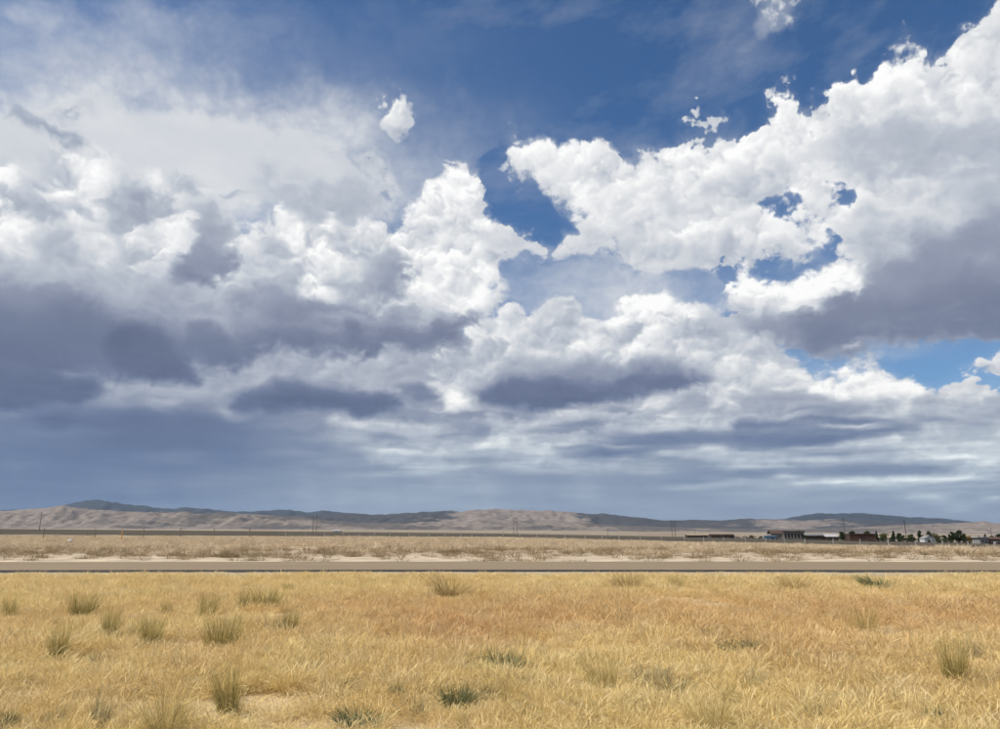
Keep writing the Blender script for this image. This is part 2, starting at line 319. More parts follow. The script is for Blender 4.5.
    G(960,418,30,3,170,op=.7); G(985,430,30,3,172,op=.7); G(925,438,25,4,155,op=.6)
    P([(750,452),(800,448),(850,444),(890,446),(960,446),(1000,446),(1000,462),(900,462),(830,460),(760,462)],178,1,.7,3)
    G(895,438,8,4,230,None,1); G(925,446,20,4,222,None,1); G(965,444,25,4,216,None,1); G(940,456,30,3.5,216,None,1); G(815,459,22,3,212,None,.9); G(870,459,22,2.5,205,None,.8); G(768,464,20,3.5,198,None,.9); G(985,462,20,5,222,None,1); G(790,476,12,4,202,None,.8)
    P([(700,472),(740,468),(800,466),(860,462),(920,464),(960,468),(960,474),(900,477),(830,477),(780,474),(740,480),(700,482)],(148,124),1,.5,2.5)
    G(770,465,22,2.5,205,None,.9)
    P([(800,478),(860,476),(930,474),(1000,470),(1000,486),(930,487),(860,487),(800,486)],200,1,.8,3)
    G(835,482,20,2.5,222,None,.9); G(900,479,30,2.5,216,None,.9); G(960,478,25,3,210,None,.9); G(805,483,10,2.5,215,None,.9); G(935,489,25,2,160,op=.7)
    P([(750,486),(830,487),(900,490),(1000,488),(1000,540),(700,540)],(158,166),1,.3,4)
    P([(760,488),(860,488),(890,496),(820,502),(760,500)],146,None,.2,5)
    G(930,497,16,3.5,212,None,.9); G(960,508,18,3,208,None,.8); G(990,497,14,3,205,None,.8); G(965,493,12,2.5,205,None,.8); G(830,501,24,2.5,186,None,.6); G(900,506,40,4,176,op=.5); G(850,510,60,8,160,op=.5)
    P([(0,502),(330,505),(560,500),(760,500),(1000,510),(1000,640),(0,640)],150,1,.08,8)
    # horizon air
    P([(0,440),(120,450),(330,470),(560,478),(740,478),(800,490),(800,512),(0,512)],(140,152),None,None,14,.4)
    P([(330,466),(600,470),(1000,468),(1000,525),(280,525)],(160,172),None,None,12,.5)
    P([(0,508),(200,512),(1000,500),(1000,560),(0,560)],148,1,.08,9,.55)
    P([(0,490),(120,500),(200,540),(0,560)],112,1,.08,9,.7)
    G(420,512,90,12,152,op=.6)

    P([(505,262),(540,254),(590,254),(625,262),(660,278),(700,274),(722,262),(728,290),(724,318),(712,312),(703,297),(690,296),(676,300),(660,290),(640,288),(624,294),(612,308),(580,306),(546,294),(510,305),(506,285)],224,.8,0,7)
    G(700,285,24,14,None,.6,0); G(520,272,22,12,None,.62,0)
    G(640,300,20,8,255,1,.6); G(660,303,16,8,255,1,.6)
    P([(486,150),(506,146),(511,160),(509,185),(522,198),(506,224),(494,214),(486,200),(483,180)],None,.04,.3,3)
    G(540,208,26,14,None,.10,0); G(497,190,9,14,None,.05,.2); G(506,178,7,6,220,.55,.5)
    G(728,324,20,14,205,1,.5); G(716,318,10,8,None,.9,.4)
    # stronger stratus bands
    P([(735,420),(780,421),(860,417),(900,421),(930,425),(905,431),(865,436),(830,443),(800,448),(740,449)],114,None,.4,2.5)
    P([(600,442),(640,436),(700,431),(738,430),(738,448),(700,449),(640,454),(600,458)],116,None,.4,3)
    P([(705,474),(800,468),(880,464),(955,470),(880,476),(800,475),(740,480)],126,None,.4,2)
    P([(770,452),(830,450),(900,452),(850,456),(780,457)],150,None,.4,2)
    for (x,y,rx,ry,l_) in ((895,438,9,3,240),(930,446,24,3,236),(970,443,20,3,230),(945,456,30,2.5,228),(815,459,24,2,224),(768,464,22,2.5,220),(985,462,18,4,232),(835,482,22,2,232),(900,479,34,2,226),(965,477,26,2.5,224),(800,484,10,2,225),(790,476,12,3,214),(930,497,16,3,222),(960,508,16,2.5,214),(990,497,14,2.5,214),(770,414,30,2.5,218),(840,425,40,2,214),(712,447,16,3,226),(545,463,24,2.5,212),(395,449,26,4,228),(445,452,34,4,226),(490,446,22,4,234),(415,426,24,3.5,216),(410,464,30,3,214)): G(x,y,rx,ry,l_,None,.8)
    P([(940,425),(1000,422),(1000,430),(940,432)],165,None,None,2.5,.8)
    P([(300,486),(420,488),(520,500),(620,506),(560,516),(300,516)],160,None,.1,8,.7)
    P([(0,290),(200,300),(440,320),(470,350),(500,345),(600,350),(700,350),(720,365),(760,372),(830,395),(930,410),(1000,415),(1000,640),(0,640)], None, 1, None, 5)
    r_=np.random.default_rng(5)
    for x_,y_,rx_,ry_,l_ in ((340,436,30,4,172),(300,452,36,4,160),(390,474,50,4,176),(450,488,60,5,168),(330,492,50,5,160),(80,432,50,5,140),(150,455,60,5,138),(560,486,50,4,170),(640,470,40,3,196),(690,486,50,4,164),(230,478,50,6,142),(500,470,40,3,190),(740,494,50,4,172)): G(x_,y_,rx_,ry_,l_,None,None,op=.75)
    for i_ in range(60):
        x_=r_.uniform(0,780); C.L+=r_.uniform(-4,5)*C.bell(x_,r_.uniform(478,505),r_.uniform(5,16),r_.uniform(16,30),r_.uniform(-14,-4))
    for i_ in range(95):
        x_=r_.uniform(360,1000); y_=r_.uniform(408,503); t_=(y_-408)/95
        if x_<600 and y_>472: continue
        G(x_,y_,r_.uniform(14,38),r_.uniform(1.3,2.8),(212+r_.uniform(0,26)) if i_%2 else r_.uniform(122,158),None,None,op=r_.uniform(.45,.85)*(1-.35*t_))

    C.L = C.L+15*np.clip((C.yy-395)/40, 0, 1)*np.clip((215-C.L)/40, 0, 1)*np.clip((C.xx-120)/260, -.25, 1)
    B = C.blur(C.A, 6.5); C.A = C.A+(B-C.A)*np.clip((C.D-.3)*3, 0, 1)
    return C
EL0, EL_STEP, EL_KNEE, EL_STEP2, AZ_HALF, SEGS, CELLS, BAND = -.6, .24, 9.0, .4, 44.0, 8, 30, 16
def build_world(scene):
    els = list(np.arange(EL0, EL_KNEE-.01, EL_STEP)); knee = len(els); els += list(np.arange(EL_KNEE, 42.1, EL_STEP2))
    while (len(els)-1) % BAND: els.append(els[-1]+EL_STEP2)
    nr, nc = len(els), SEGS*CELLS+1
    grid = cloud_plan().grid(els, np.linspace(-AZ_HALF, AZ_HALF, nc)).tolist()
    w = bpy.data.worlds.new('World'); w.use_nodes = True
    t = w.node_tree; t.nodes.clear(); N = Nodes(t)
    co = N.new('ShaderNodeTexCoord').outputs['Generated']
    x, y, z = N.sep(co)
    deg = 57.29578
    az = N.m('MULTIPLY', N.m('ARCTAN2', x, y), deg)
    el = N.m('MULTIPLY', N.m('ARCSINE', z), deg)
    # texture space: features flatten and shrink towards the horizon
    g = N.m('ADD', el, N.m('MULTIPLY', N.m('LOGARITHM', N.m('ADD', 1.0, N.m('DIVIDE', N.m('MAXIMUM', el, -1.0), 2.0)), math.e), 4.5))
    p = N.xyz(az, g, 0.0)
    # puffs: fractal cells seen as rounded heads, bent by noise
    br, bgn, _b = sep_c(N, N.noise(p, .3, 5, .55, color=True))
    q = N.vm('ADD', p, N.xyz(N.m('MULTIPLY', N.m('SUBTRACT', br, .5), 3.0), N.m('MULTIPLY', N.m('SUBTRACT', bgn, .5), 3.0)))
    h1 = N.voro(q, .21, 3, .55, 0)
    h2 = N.voro(N.vm('ADD', q, (-.25, .6, 0)), .21, 3, .55, 0)
    relief = N.m('SUBTRACT', h2, h1)            # >0 on faces turned to the sun
    fine = N.noise(p, .95, 7, .56)
    soft = N.noise(N.xyz(N.m('MULTIPLY', az, .6), N.m('MULTIPLY', g, 1.0)), .16, 5, .55)
    # where to read the plan
    wr, wg, _b = sep_c(N, N.noise(p, .5, 6, .6, color=True))
    ks = N.rng(el, 5, 16, .06, 1.0)
    wob = N.m('ADD', N.m('MULTIPLY', N.m('SUBTRACT', wr, .5), WARP_X), N.m('MULTIPLY', N.m('MULTIPLY', relief, 1.1), ks))
    pu = N.m('ADD', az, wob)
    pv = N.m('ADD', el, N.m('MULTIPLY', N.m('ADD', N.m('MULTIPLY', N.m('SUBTRACT', wg, .5), WARP_Y), N.m('MULTIPLY', N.m('SUBTRACT', h1, .74), 1.7)), ks))
    u = N.m('PINGPONG', N.m('ADD', pu, AZ_HALF), 2*AZ_HALF)      # the plan repeats mirrored round the horizon
    u = N.m('MULTIPLY', u, (nc-1)/(2*AZ_HALF))                     # column units
    v = N.mixf(N.m('GREATER_THAN', pv, EL_KNEE), N.m('DIVIDE', N.m('SUBTRACT', pv, EL0), EL_STEP), N.m('ADD', N.m('DIVIDE', N.m('SUBTRACT', pv, EL_KNEE), EL_STEP2), float(knee)))  # row units
    strat = N.noise(N.xyz(N.m('MULTIPLY', az, .13), N.m('MULTIPLY', g, .62)), 1.0, 5, .58)
    streak = N.noise(N.xyz(N.m('ADD', N.m('MULTIPLY', az, .5), N.m('MULTIPLY', el, -.35)), el), .13, 6, .6)
    sky = N.new('ShaderNodeTexSky', sky_type='NISHITA')
    sky.sun_disc = False; sky.sun_elevation = math.radians(SUN_EL); sky.sun_rotation = math.radians(SUN_AZ)
    sky.altitude = 900; sky.air_density = 1.0; sky.dust_density = .8; sky.ozone_density = 3.0
    hs = N.new('ShaderNodeHueSaturation'); hs.inputs['Saturation'].default_value = 1.2; hs.inputs['Hue'].default_value = .502; N.put(hs.inputs['Color'], sky.outputs[0])
    # one patch of sky: plan colour in, finished light out
    gt = bpy.data.node_groups.new('cloud_light', 'ShaderNodeTree'); R = Nodes(gt)
    for nm, ty in (('plan', 'Color'), ('relief', 'Float'), ('heads', 'Float'), ('fine', 'Float'), ('soft', 'Float'), ('streak', 'Float'), ('el', 'Float'), ('strat', 'Float'), ('clear', 'Color')):
        gt.interface.new_socket(nm, in_out='INPUT', socket_type='NodeSocket'+ty)
    gt.interface.new_socket('light', in_out='OUTPUT', socket_type='NodeSocketShader')
    gi = gt.nodes.new('NodeGroupInput').outputs
    outer, N = N, R
    cover, light, billow = sep_c(N, gi[0]); relief_, h1_, fine_, soft_, streak_, el_ = gi[1], gi[2], gi[3], gi[4], gi[5], gi[6]
    # cover: crisp heads where billow, thin streaks where not
    lump = N.m('SUBTRACT', N.m('MULTIPLY', fine_, 1.3), N.m('MULTIPLY', h1_, .5))        # about -.2 to .8
    val = N.m('ADD', N.m('MULTIPLY', cover, 2.0), N.m('MULTIPLY', lump, 1.45))
    wide = N.rng(soft_, .38, .62, .26, .9)             # some edges firm, others torn and thin
    crisp = N.rng(val, N.m('SUBTRACT', 1.42, N.m('MULTIPLY', wide, .62)), N.m('ADD', 1.42, N.m('MULTIPLY', wide, .62)), 0, 1, True)
    veil = N.m('MULTIPLY', N.m('POWER', cover, 2.2), N.m('MULTIPLY', N.rng(soft_, .3, .7, .75, 1.2), N.rng(streak_, .35, .65, .72, 1.22)), clamp=True)
    veil = N.m('MULTIPLY', veil, N.rng(fine_, .35, .65, .9, 1.1), clamp=True)
    veil = N.m('MAXIMUM', veil, N.rng(cover, .82, .97, 0, 1, True))
    crisp = N.m('MAXIMUM', N.m('MAXIMUM', crisp, N.rng(cover, .86, 1.0, 0, 1, True)), N.m('MULTIPLY', veil, .92))
    cov = N.mixf(N.rng(billow, .08, .42, 0, 1), veil, crisp)
    cov = N.m('MAXIMUM', cov, N.rng(streak_, .48, .85, 0, .3))
    # brightness
    k = N.m('MULTIPLY', N.m('MULTIPLY', billow, N.rng(light, .2, .75, .35, 1.0)), N.rng(el_, 0, 10, .55, 1.0))
    b1 = N.m('MULTIPLY', relief_, .26)
    b2 = N.m('MULTIPLY', N.m('SUBTRACT', fine_, .5), .10)
    b3 = N.m('MULTIPLY', N.m('SUBTRACT', soft_, .5), .14)
    b4 = N.m('MULTIPLY', N.m('MULTIPLY', N.m('SUBTRACT', gi[7], .5), N.rng(el_, .5, 13, .95, 0)), N.m('ADD', billow, .04))
    lum = N.m('ADD', N.m('ADD', N.m('ADD', N.m('ADD', light, .012), N.m('MULTIPLY', k, N.m('ADD', b1, b2))), b3), b4)
    low = N.ramp(lum, [((l-55)/200, lin(c)) for l, c in ((58, (54, 68, 100)), (90, (80, 94, 127)), (130, (111, 126, 156)), (170, (150, 159, 178)), (205, (188, 194, 204)), (232, (226, 228, 230)), (255, (255, 255, 252)))])
    high = N.ramp(lum, [((l-55)/200, lin(c)) for l, c in ((58, (58, 66, 94)), (90, (86, 94, 121)), (130, (117, 126, 150)), (170, (151, 159, 178)), (205, (187, 194, 205)), (232, (226, 228, 231)), (255, (255, 255, 254)))])
    col = N.mixc(N.rng(el_, 6, 15, 0, 1), low, high)
    col = N.mixc(N.rng(el_, 2, 9, 1, 0), col, N.mixc(1.0, col, (.90, 1.0, 1.035), 'MULTIPLY'))
    clear = N.mixc(1.0, gi[8], (SKY_STR, SKY_STR, SKY_STR), 'MULTIPLY')
    mx = N.new('ShaderNodeBackground'); N.put(mx.inputs[0], N.mixc(cov, clear, col)); mx.inputs[1].default_value = 1.0
    gt.links.new(mx.outputs[0], gt.nodes.new('NodeGroupOutput').inputs[0])
    N = outer
    # the plan itself, cut into patches of BAND rows by CELLS columns
    us = [N.rng(u, CELLS*k, CELLS*(k+1), 0, 1) for k in range(SEGS)]
    ws = []
    def patch(b, k):
        pt = bpy.data.node_groups.new('cloud_patch', 'ShaderNodeTree'); Q = Nodes(pt)
        for nm in 'uv': pt.interface.new_socket(nm, in_out='INPUT', socket_type='NodeSocketFloat')
        pt.interface.new_socket('plan', in_out='OUTPUT', socket_type='NodeSocketColor')
        pi = pt.nodes.new('NodeGroupInput').outputs; acc = None
        for r in range(b*BAND, (b+1)*BAND+1):
            rt = bpy.data.node_groups.new('cloud_row', 'ShaderNodeTree'); Z = Nodes(rt)
            rt.interface.new_socket('u', in_out='INPUT', socket_type='NodeSocketFloat'); rt.interface.new_socket('plan', in_out='OUTPUT', socket_type='NodeSocketColor')
            ri = rt.nodes.new('NodeGroupInput'); ro = rt.nodes.new('NodeGroupOutput')
            rt.links.new(Z.ramp(ri.outputs[0], [(i/CELLS, tuple(grid[r][k*CELLS+i])) for i in range(CELLS+1)], alpha=1-.01*b), ro.inputs[0])   # alpha keeps patches apart
            gr = Q.new('ShaderNodeGroup'); gr.node_tree = rt; Q.put(gr.inputs[0], pi[0]); c = gr.outputs[0]
            acc = c if acc is None else Q.mixc(Q.m('SUBTRACT', pi[1], float(r-1), clamp=True), acc, c)
        pt.links.new(acc, pt.nodes.new('NodeGroupOutput').inputs[0])
        g1 = N.new('ShaderNodeGroup'); g1.node_tree = pt; N.put(g1.inputs[0], us[k]); N.put(g1.inputs[1], v)
        g2 = N.new('ShaderNodeGroup'); g2.node_tree = gt
        for i, q_ in enumerate((g1.outputs[0], relief, h1, fine, soft, streak, el, strat, hs.outputs[0])): N.put(g2.inputs[i], q_)
        return g2.outputs[0]
    def choose(lo, hi, value, unit, leaf):
        if hi-lo == 1: return leaf(lo)
        mid = (lo+hi)//2
        a, b = choose(lo, mid, value, unit, leaf), choose(mid, hi, value, unit, leaf)
        n = N.new('ShaderNodeMixShader'); N.put(n.inputs[0], N.m('GREATER_THAN', value, float(mid*unit))); t.links.new(a, n.inputs[1]); t.links.new(b, n.inputs[2])
        return n.outputs[0]
    nb = (nr-1)//BAND
    top = choose(0, nb, v, BAND, lambda b: choose(0, SEGS, u, CELLS, lambda k: patch(b, k)))
    out = N.new('ShaderNodeOutputWorld'); t.links.new(top, out.inputs[0])
    scene.world = w
    w.cycles.sampling_method = 'MANUAL'; w.cycles.sample_map_resolution = 512
build_world(scene)
# ---------------------------------------------------------------- helpers
random.seed(7); nrng = np.random.default_rng(11)
COL = scene.collection
F, PITCH, EYE = 755.0, math.atan2(165.5, 755.0), 1.6
def mat(name, rough=.9):
    m = bpy.data.materials.new(name); m.use_nodes = True; t = m.node_tree; N = Nodes(t)
    b = t.nodes['Principled BSDF']; b.inputs['Roughness'].default_value = rough; b.inputs['Specular IOR Level'].default_value = .2
    return m, N, b
def plain(name, c, rough=.85, var=.25, scale=.6, bump=0):
    m, N, b = mat(name, rough)
    p = N.new('ShaderNodeNewGeometry').outputs['Position']
    n = N.noise(p, scale, 5, .6, '3D')
    N.put(b.inputs['Base Color'], N.mixc(N.rng(n, .3, .7, 0, 1), tuple(x*(1-var) for x in c), tuple(min(1, x*(1+var)) for x in c)))
    if bump:
        bn = N.new('ShaderNodeBump'); bn.inputs['Strength'].default_value = bump; N.put(bn.inputs['Height'], n); N.put(b.inputs['Normal'], bn.outputs[0])
    return m
class MB:
    def __init__(s): s.v, s.f = [], []
    def add(s, v, f):
        o = len(s.v); s.v += v; s.f += [tuple(i+o for i in q) for q in f]; return s
    def box(s, x0, x1, y0, y1, z0, z1):
        return s.add([(x, y, z) for z in (z0, z1) for y in (y0, y1) for x in (x0, x1)],
                     [(0, 2, 3, 1), (4, 5, 7, 6), (0, 1, 5, 4), (2, 6, 7, 3), (0, 4, 6, 2), (1, 3, 7, 5)])
    def tube(s, pts, rad, n=6):
        pts = [Vector(p) for p in pts]; rings = []
        for i, p in enumerate(pts):
            d = (pts[min(i+1, len(pts)-1)]-pts[max(i-1, 0)]).normalized()
            a = d.orthogonal().normalized(); b = d.cross(a); r = rad[i] if isinstance(rad, (list, tuple)) else rad
            rings.append([tuple(p+a*math.cos(2*math.pi*k/n)*r+b*math.sin(2*math.pi*k/n)*r) for k in range(n)])
        v = [q for r in rings for q in r]
        f = [(i*n+k, i*n+(k+1) % n, (i+1)*n+(k+1) % n, (i+1)*n+k) for i in range(len(pts)-1) for k in range(n)]
        f += [tuple(range(n))[::-1], tuple((len(pts)-1)*n+k for k in range(n))]
        return s.add(v, f)
    def gable(s, x0, x1, y0, y1, z0, z1, over=.4, th=.25, axis='x'):
        """two sloping roof slabs, ridge along the axis"""
        if axis == 'x':
            m = (y0+y1)/2
            for ya in (y0-over, y1+over):
                s.add([(x0-over, ya, z0), (x1+over, ya, z0), (x1+over, m, z1), (x0-over, m, z1),
                       (x0-over, ya, z0+th), (x1+over, ya, z0+th), (x1+over, m, z1+th), (x0-over, m, z1+th)],
                      [(0, 1, 2, 3), (4, 7, 6, 5), (0, 4, 5, 1), (1, 5, 6, 2), (0, 3, 7, 4)])
        else:
            m = (x0+x1)/2
            for xa in (x0-over, x1+over):
                s.add([(xa, y0-over, z0), (xa, y1+over, z0), (m, y1+over, z1), (m, y0-over, z1),
                       (xa, y0-over, z0+th), (xa, y1+over, z0+th), (m, y1+over, z1+th), (m, y0-over, z1+th)],
                      [(0, 1, 2, 3), (4, 7, 6, 5), (0, 4, 5, 1), (1, 5, 6, 2), (0, 3, 7, 4)])
        return s
    def build(s, name, m, parent=None, smooth=False, loc=None):
        me = bpy.data.meshes.new(name); me.from_pydata(s.v, [], s.f); me.validate()
        if smooth: me.shade_smooth()
        me.materials.append(m); o = bpy.data.objects.new(name, me); COL.objects.link(o)
        if parent: o.parent = parent
        if loc: o.location = loc
        return o
def tag(o, label=None, cat=None, group=None, kind=None):
    for k, v in (('label', label), ('category', cat), ('group', group), ('kind', kind)):
        if v: o[k] = v
    return o
def empty(name, loc, rz=0):
    o = bpy.data.objects.new(name, None); COL.objects.link(o); o.location = loc; o.rotation_euler.z = rz; o.empty_display_size = .3
    return o
def copy_tree(o, parent=None):
    c = o.copy(); COL.objects.link(c); c.parent = parent
    for ch in list(o.children): copy_tree(ch, c)
    return c
def ray(px, py):
    a, u = (px-500)/F, (364.5-py)/F
    return Vector((a, math.cos(PITCH)-u*math.sin(PITCH), math.sin(PITCH)+u*math.cos(PITCH)))
def at_depth(px, py, y):
    """world point at forward distance y that the photograph shows at px, py"""
    d = ray(px, py); return Vector((d.x/d.y*y, y, EYE+d.z/d.y*y))
def on_flat(px, py, z=0.0):
    d = ray(px, py); k = (z-EYE)/d.z; return Vector((d.x*k, d.y*k, z))

# ---------------------------------------------------------------- terrain
LEVELS = [(60, (0, 0, 0)), (115, (0, -.01, -1.35)), (220, (.3, -.3, -3.2)), (600, (1.6, -1.4, -8.6)), (1500, (3.5, -4, -17)), (5000, (10, -6, -38)), (9000, (22, 0, -45)), (27000, (28, 0, -55))]
def terrain(x, y):
    """ground height: level round the road, falling away to the right beyond it"""
    if y <= LEVELS[0][0]: return 0.0
    s = max(-.75, min(.75, x/y))
    def lv(t):
        l, c, r = t
        return c+(c-l)*s/.65 if s < 0 else c+(r-c)*(s/.65)**1.0
    for (d0, a), (d1, b) in zip(LEVELS, LEVELS[1:]):
        if y <= d1:
            k = (math.log(y)-math.log(d0))/(math.log(d1)-math.log(d0)); return lv(a)*(1-k)+lv(b)*k
    return lv(LEVELS[-1][1])
def at_px(px, y):
    """point on the ground at forward distance y in the direction of photograph column px"""
    x = (px-500)/773*y; return Vector((x, y, terrain(x, y)))
def road_y(x):      # the road bends very slightly away in front of the camera
    return -1.0*(1-math.exp(-(x/26)**2))

def ground_material():
    m, N, b = mat('ground_soil', .95)
    p = N.new('ShaderNodeNewGeometry').outputs['Position']; x, y, z = N.sep(p)
    n1, n2, n3 = N.noise(p, .9, 6, .6, '3D'), N.noise(p, .06, 5, .6, '3D'), N.noise(p, 6, 4, .6, '3D')
    near = N.mixc(n1, (.42, .30, .15), (.60, .46, .26))
    near = N.mixc(N.rng(n3, .4, .7, 0, .5), near, (.34, .24, .13))
    sand = N.mixc(N.rng(n1, .35, .65, 0, 1), (.38, .29, .19), (.60, .49, .35))
    straw = N.mixc(N.rng(n1, .35, .65, 0, 1), (.36, .27, .17), (.58, .46, .31))
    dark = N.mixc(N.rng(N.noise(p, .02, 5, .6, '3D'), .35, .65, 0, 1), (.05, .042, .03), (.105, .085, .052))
    plainc = N.mixc(N.rng(N.noise(p, .0012, 6, .6, '3D'), .38, .62, 0, 1), (.20, .155, .10), (.40, .33, .24))
    yw = N.m('ADD', y, N.m('MULTIPLY', N.m('SUBTRACT', n2, .5), N.rng(y, 20, 300, 3, 90)))
    c = N.mixc(N.rng(yw, 30, 31, 0, 1), near, sand)
    c = N.mixc(N.rng(yw, 52, 66, 0, 1), c, straw)
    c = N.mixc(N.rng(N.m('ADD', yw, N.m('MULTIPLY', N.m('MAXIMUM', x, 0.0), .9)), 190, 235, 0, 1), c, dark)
    far = N.mixc(N.rng(N.m('ADD', y, N.m('MULTIPLY', x, .6)), 800, 1500, 0, 1), c, plainc)
    N.put(b.inputs['Base Color'], far)
    bn = N.new('ShaderNodeBump'); bn.inputs['Strength'].default_value = .6; bn.inputs['Distance'].default_value = .05
    N.put(bn.inputs['Height'], n3); N.put(b.inputs['Normal'], bn.outputs[0])
    return m
def build_ground():
    ang = sorted(set([round(a, 3) for a in np.linspace(-52, 52, 131)]+[round(a, 3) for a in np.linspace(-180, 180, 61)[:-1] if abs(a) > 54]))
    dist = [0.0]+list(np.geomspace(2.5, 27000, 150))
    V = []; Fc = []
    n = len(ang)
    V.append((0, 0, 0))
    for d in dist[1:]:
        for a in ang:
            # inside the view keep rows at constant forward distance, blending to circles behind
            w = max(0, min(1, (60-abs(a))/10)); r = d/max(math.cos(math.radians(a)), .5) if w > 0 else d
            r = d*(1-w)+r*w
            x, y = r*math.sin(math.radians(a)), r*math.cos(math.radians(a))
            z = terrain(x, y) if y > 0 else 0.0
            if y > 36 or y < 24 or True:
                amp = .05 if d < 23 else (.0 if d < 40 else min(.25, .002*d))
                if d < 2000: z += amp*(mnoise.noise(Vector((x*.13, y*.13, 3)))) 
            V.append((x, y, z))
    for k in range(n): Fc.append((0, 1+(k+1) % n, 1+k))
    for i in range(len(dist)-2):
        for k in range(n):
            a0, a1 = 1+i*n+k, 1+i*n+(k+1) % n
            Fc.append((a0, a1, a1+n, a0+n))
    mb = MB(); mb.v = V; mb.f = [q[::-1] for q in Fc]
    o = mb.build('ground', ground_material(), smooth=True); tag(o, kind='structure')
build_ground()

def strip(name, y0, y1, z0, z1, m, x0=-420, x1=420, step=3, jag=0, thick=0, kind='structure'):
    """a long ribbon beside the road, from y0 (height z0) to y1 (height z1)"""
    mb = MB(); xs = np.arange(x0, x1+.1, step); top = []
    for x in xs:
        j0 = jag*(mnoise.noise(Vector((x*.9, y0, 0)))+.5*mnoise.noise(Vector((x*3.1, y0, 5)))); j1 = jag*mnoise.noise(Vector((x*.8, y1, 9)))
        top.append(((x, y0+road_y(x)+j0, z0), (x, y1+road_y(x)+j1, z1)))
    mb.v = [p for pr in top for p in pr]
    mb.f = [(2*i, 2*i+2, 2*i+3, 2*i+1) for i in range(len(xs)-1)]
    if thick:
        o = len(mb.v); mb.v += [(a[0], a[1], a[2]-thick) for a, b in top]+[(b[0], b[1], b[2]-thick) for a, b in top]; k = len(xs)
        mb.f += [(o+i, o+i+1, 2*i+2, 2*i) for i in range(k-1)]+[(2*i+1, 2*i+3, o+k+i+1, o+k+i) for i in range(k-1)]
    return tag(mb.build(name, m), kind=kind)
def road_material():
    m, N, b = mat('chip_seal', .9)
    p = N.new('ShaderNodeNewGeometry').outputs['Position']; x, y, z = N.sep(p)
    st = N.xyz(N.m('MULTIPLY', x, .05), y, z)
    n1, n2 = N.noise(p, 40, 3, .7, '3D'), N.noise(st, 1.6, 5, .6, '3D')
    c = N.mixc(N.rng(n2, .3, .7, 0, 1), (.25, .188, .113), (.315, .242, .15))
    c = N.mixc(N.rng(n1, .3, .7, 0, .45), c, (.19, .145, .095))
    N.put(b.inputs['Base Color'], c)
    bn = N.new('ShaderNodeBump'); bn.inputs['Strength'].default_value = .5; bn.inputs['Distance'].default_value = .01
    N.put(bn.inputs['Height'], n1); N.put(b.inputs['Normal'], bn.outputs[0])
    return m
strip('road', 29.4, 36.9, .15, .15, road_material(), thick=.03)
asph = plain('old_asphalt', (.045, .043, .042), .9, .35, 5)
strip('road_shoulder', 28.95, 29.39, .09, .142, asph, jag=.22, step=.5)
strip('road_shoulder', 36.91, 37.9, .142, .08, asph, jag=.1, thick=.05)
strip('gravel_verge', 27.3, 29.05, .03, .088, plain('gravel', (.42, .34, .22), .95, .4, 7, .5), jag=.4, step=.8)
strip('sand_verge', 37.9, 47.0, .075, .05, plain('pale_sand', (.52, .42, .29), .95, .3, .5, .5), jag=.5, step=1.5)

# ---------------------------------------------------------------- hills
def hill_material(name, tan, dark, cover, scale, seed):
    """dry grass slopes with dark patches, part sagebrush, part painted cloud shadow; cover: (position across the range, share of dark patches)"""
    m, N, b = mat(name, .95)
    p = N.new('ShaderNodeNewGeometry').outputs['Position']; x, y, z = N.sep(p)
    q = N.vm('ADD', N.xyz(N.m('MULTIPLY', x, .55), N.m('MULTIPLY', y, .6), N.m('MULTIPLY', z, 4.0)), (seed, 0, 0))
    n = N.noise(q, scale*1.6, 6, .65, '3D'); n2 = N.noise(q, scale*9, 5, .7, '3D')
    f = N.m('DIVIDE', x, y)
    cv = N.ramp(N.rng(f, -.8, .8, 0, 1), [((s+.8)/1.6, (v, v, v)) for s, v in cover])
    k = N.rng(N.m('ADD', N.m('ADD', n, N.m('MULTIPLY', n2, .25)), N.m('SUBTRACT', cv, .625)), .47, .54, 0, 1, True)  # dark patch mask: cloud shadows painted into the slope colour, along with brush
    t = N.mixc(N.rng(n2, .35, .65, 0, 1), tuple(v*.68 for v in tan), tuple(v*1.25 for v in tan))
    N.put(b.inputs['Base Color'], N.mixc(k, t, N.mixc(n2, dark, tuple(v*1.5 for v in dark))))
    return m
def ridge(name, sil, y_front, y_crest, y_back, m, relief=1.0, seed=0, cols=560, rows=60):
    px = np.array([p[0] for p in sil], float); py = np.array([p[1] for p in sil], float)
    mb = MB(); cs = np.linspace(px[0], px[-1], cols)
    for i in range(rows):
        t = i/(rows-1)
        for c in cs:
            if t < .72: k = t/.72; y = y_front+(y_crest-y_front)*k; prof = k**1.1
            else: k = (t-.72)/.28; y = y_crest+(y_back-y_crest)*k; prof = (1-k)**.8
            x = (c-500)/773*y
            crest = EYE+(530-np.interp(c, px, py))*y_crest/791
            base = terrain(x, y)-25
            q = Vector((x*.0024*9500/y_crest+seed, y*.0009*9500/y_crest, seed*.7))
            g = mnoise.ridged_multi_fractal(q, .9, 2.1, 5, 1.0, 2.0)*.5-.55
            fn = mnoise.fractal(Vector((x*.009*9500/y_crest, y*.004*9500/y_crest, seed)), .7, 2.0, 5)
            w = prof*(1-prof**3)
            h = crest-base
            z = base+h*prof+relief*h*(g*.8*w+fn*(.05+.22*w))
            mb.v.append((x, y, z))
    mb.f = [(i*cols+k, i*cols+k+1, (i+1)*cols+k+1, (i+1)*cols+k) for i in range(rows-1) for k in range(cols-1)]
    return tag(mb.build(name, m, smooth=True), kind='structure')
TAN = (.225, .185, .150)
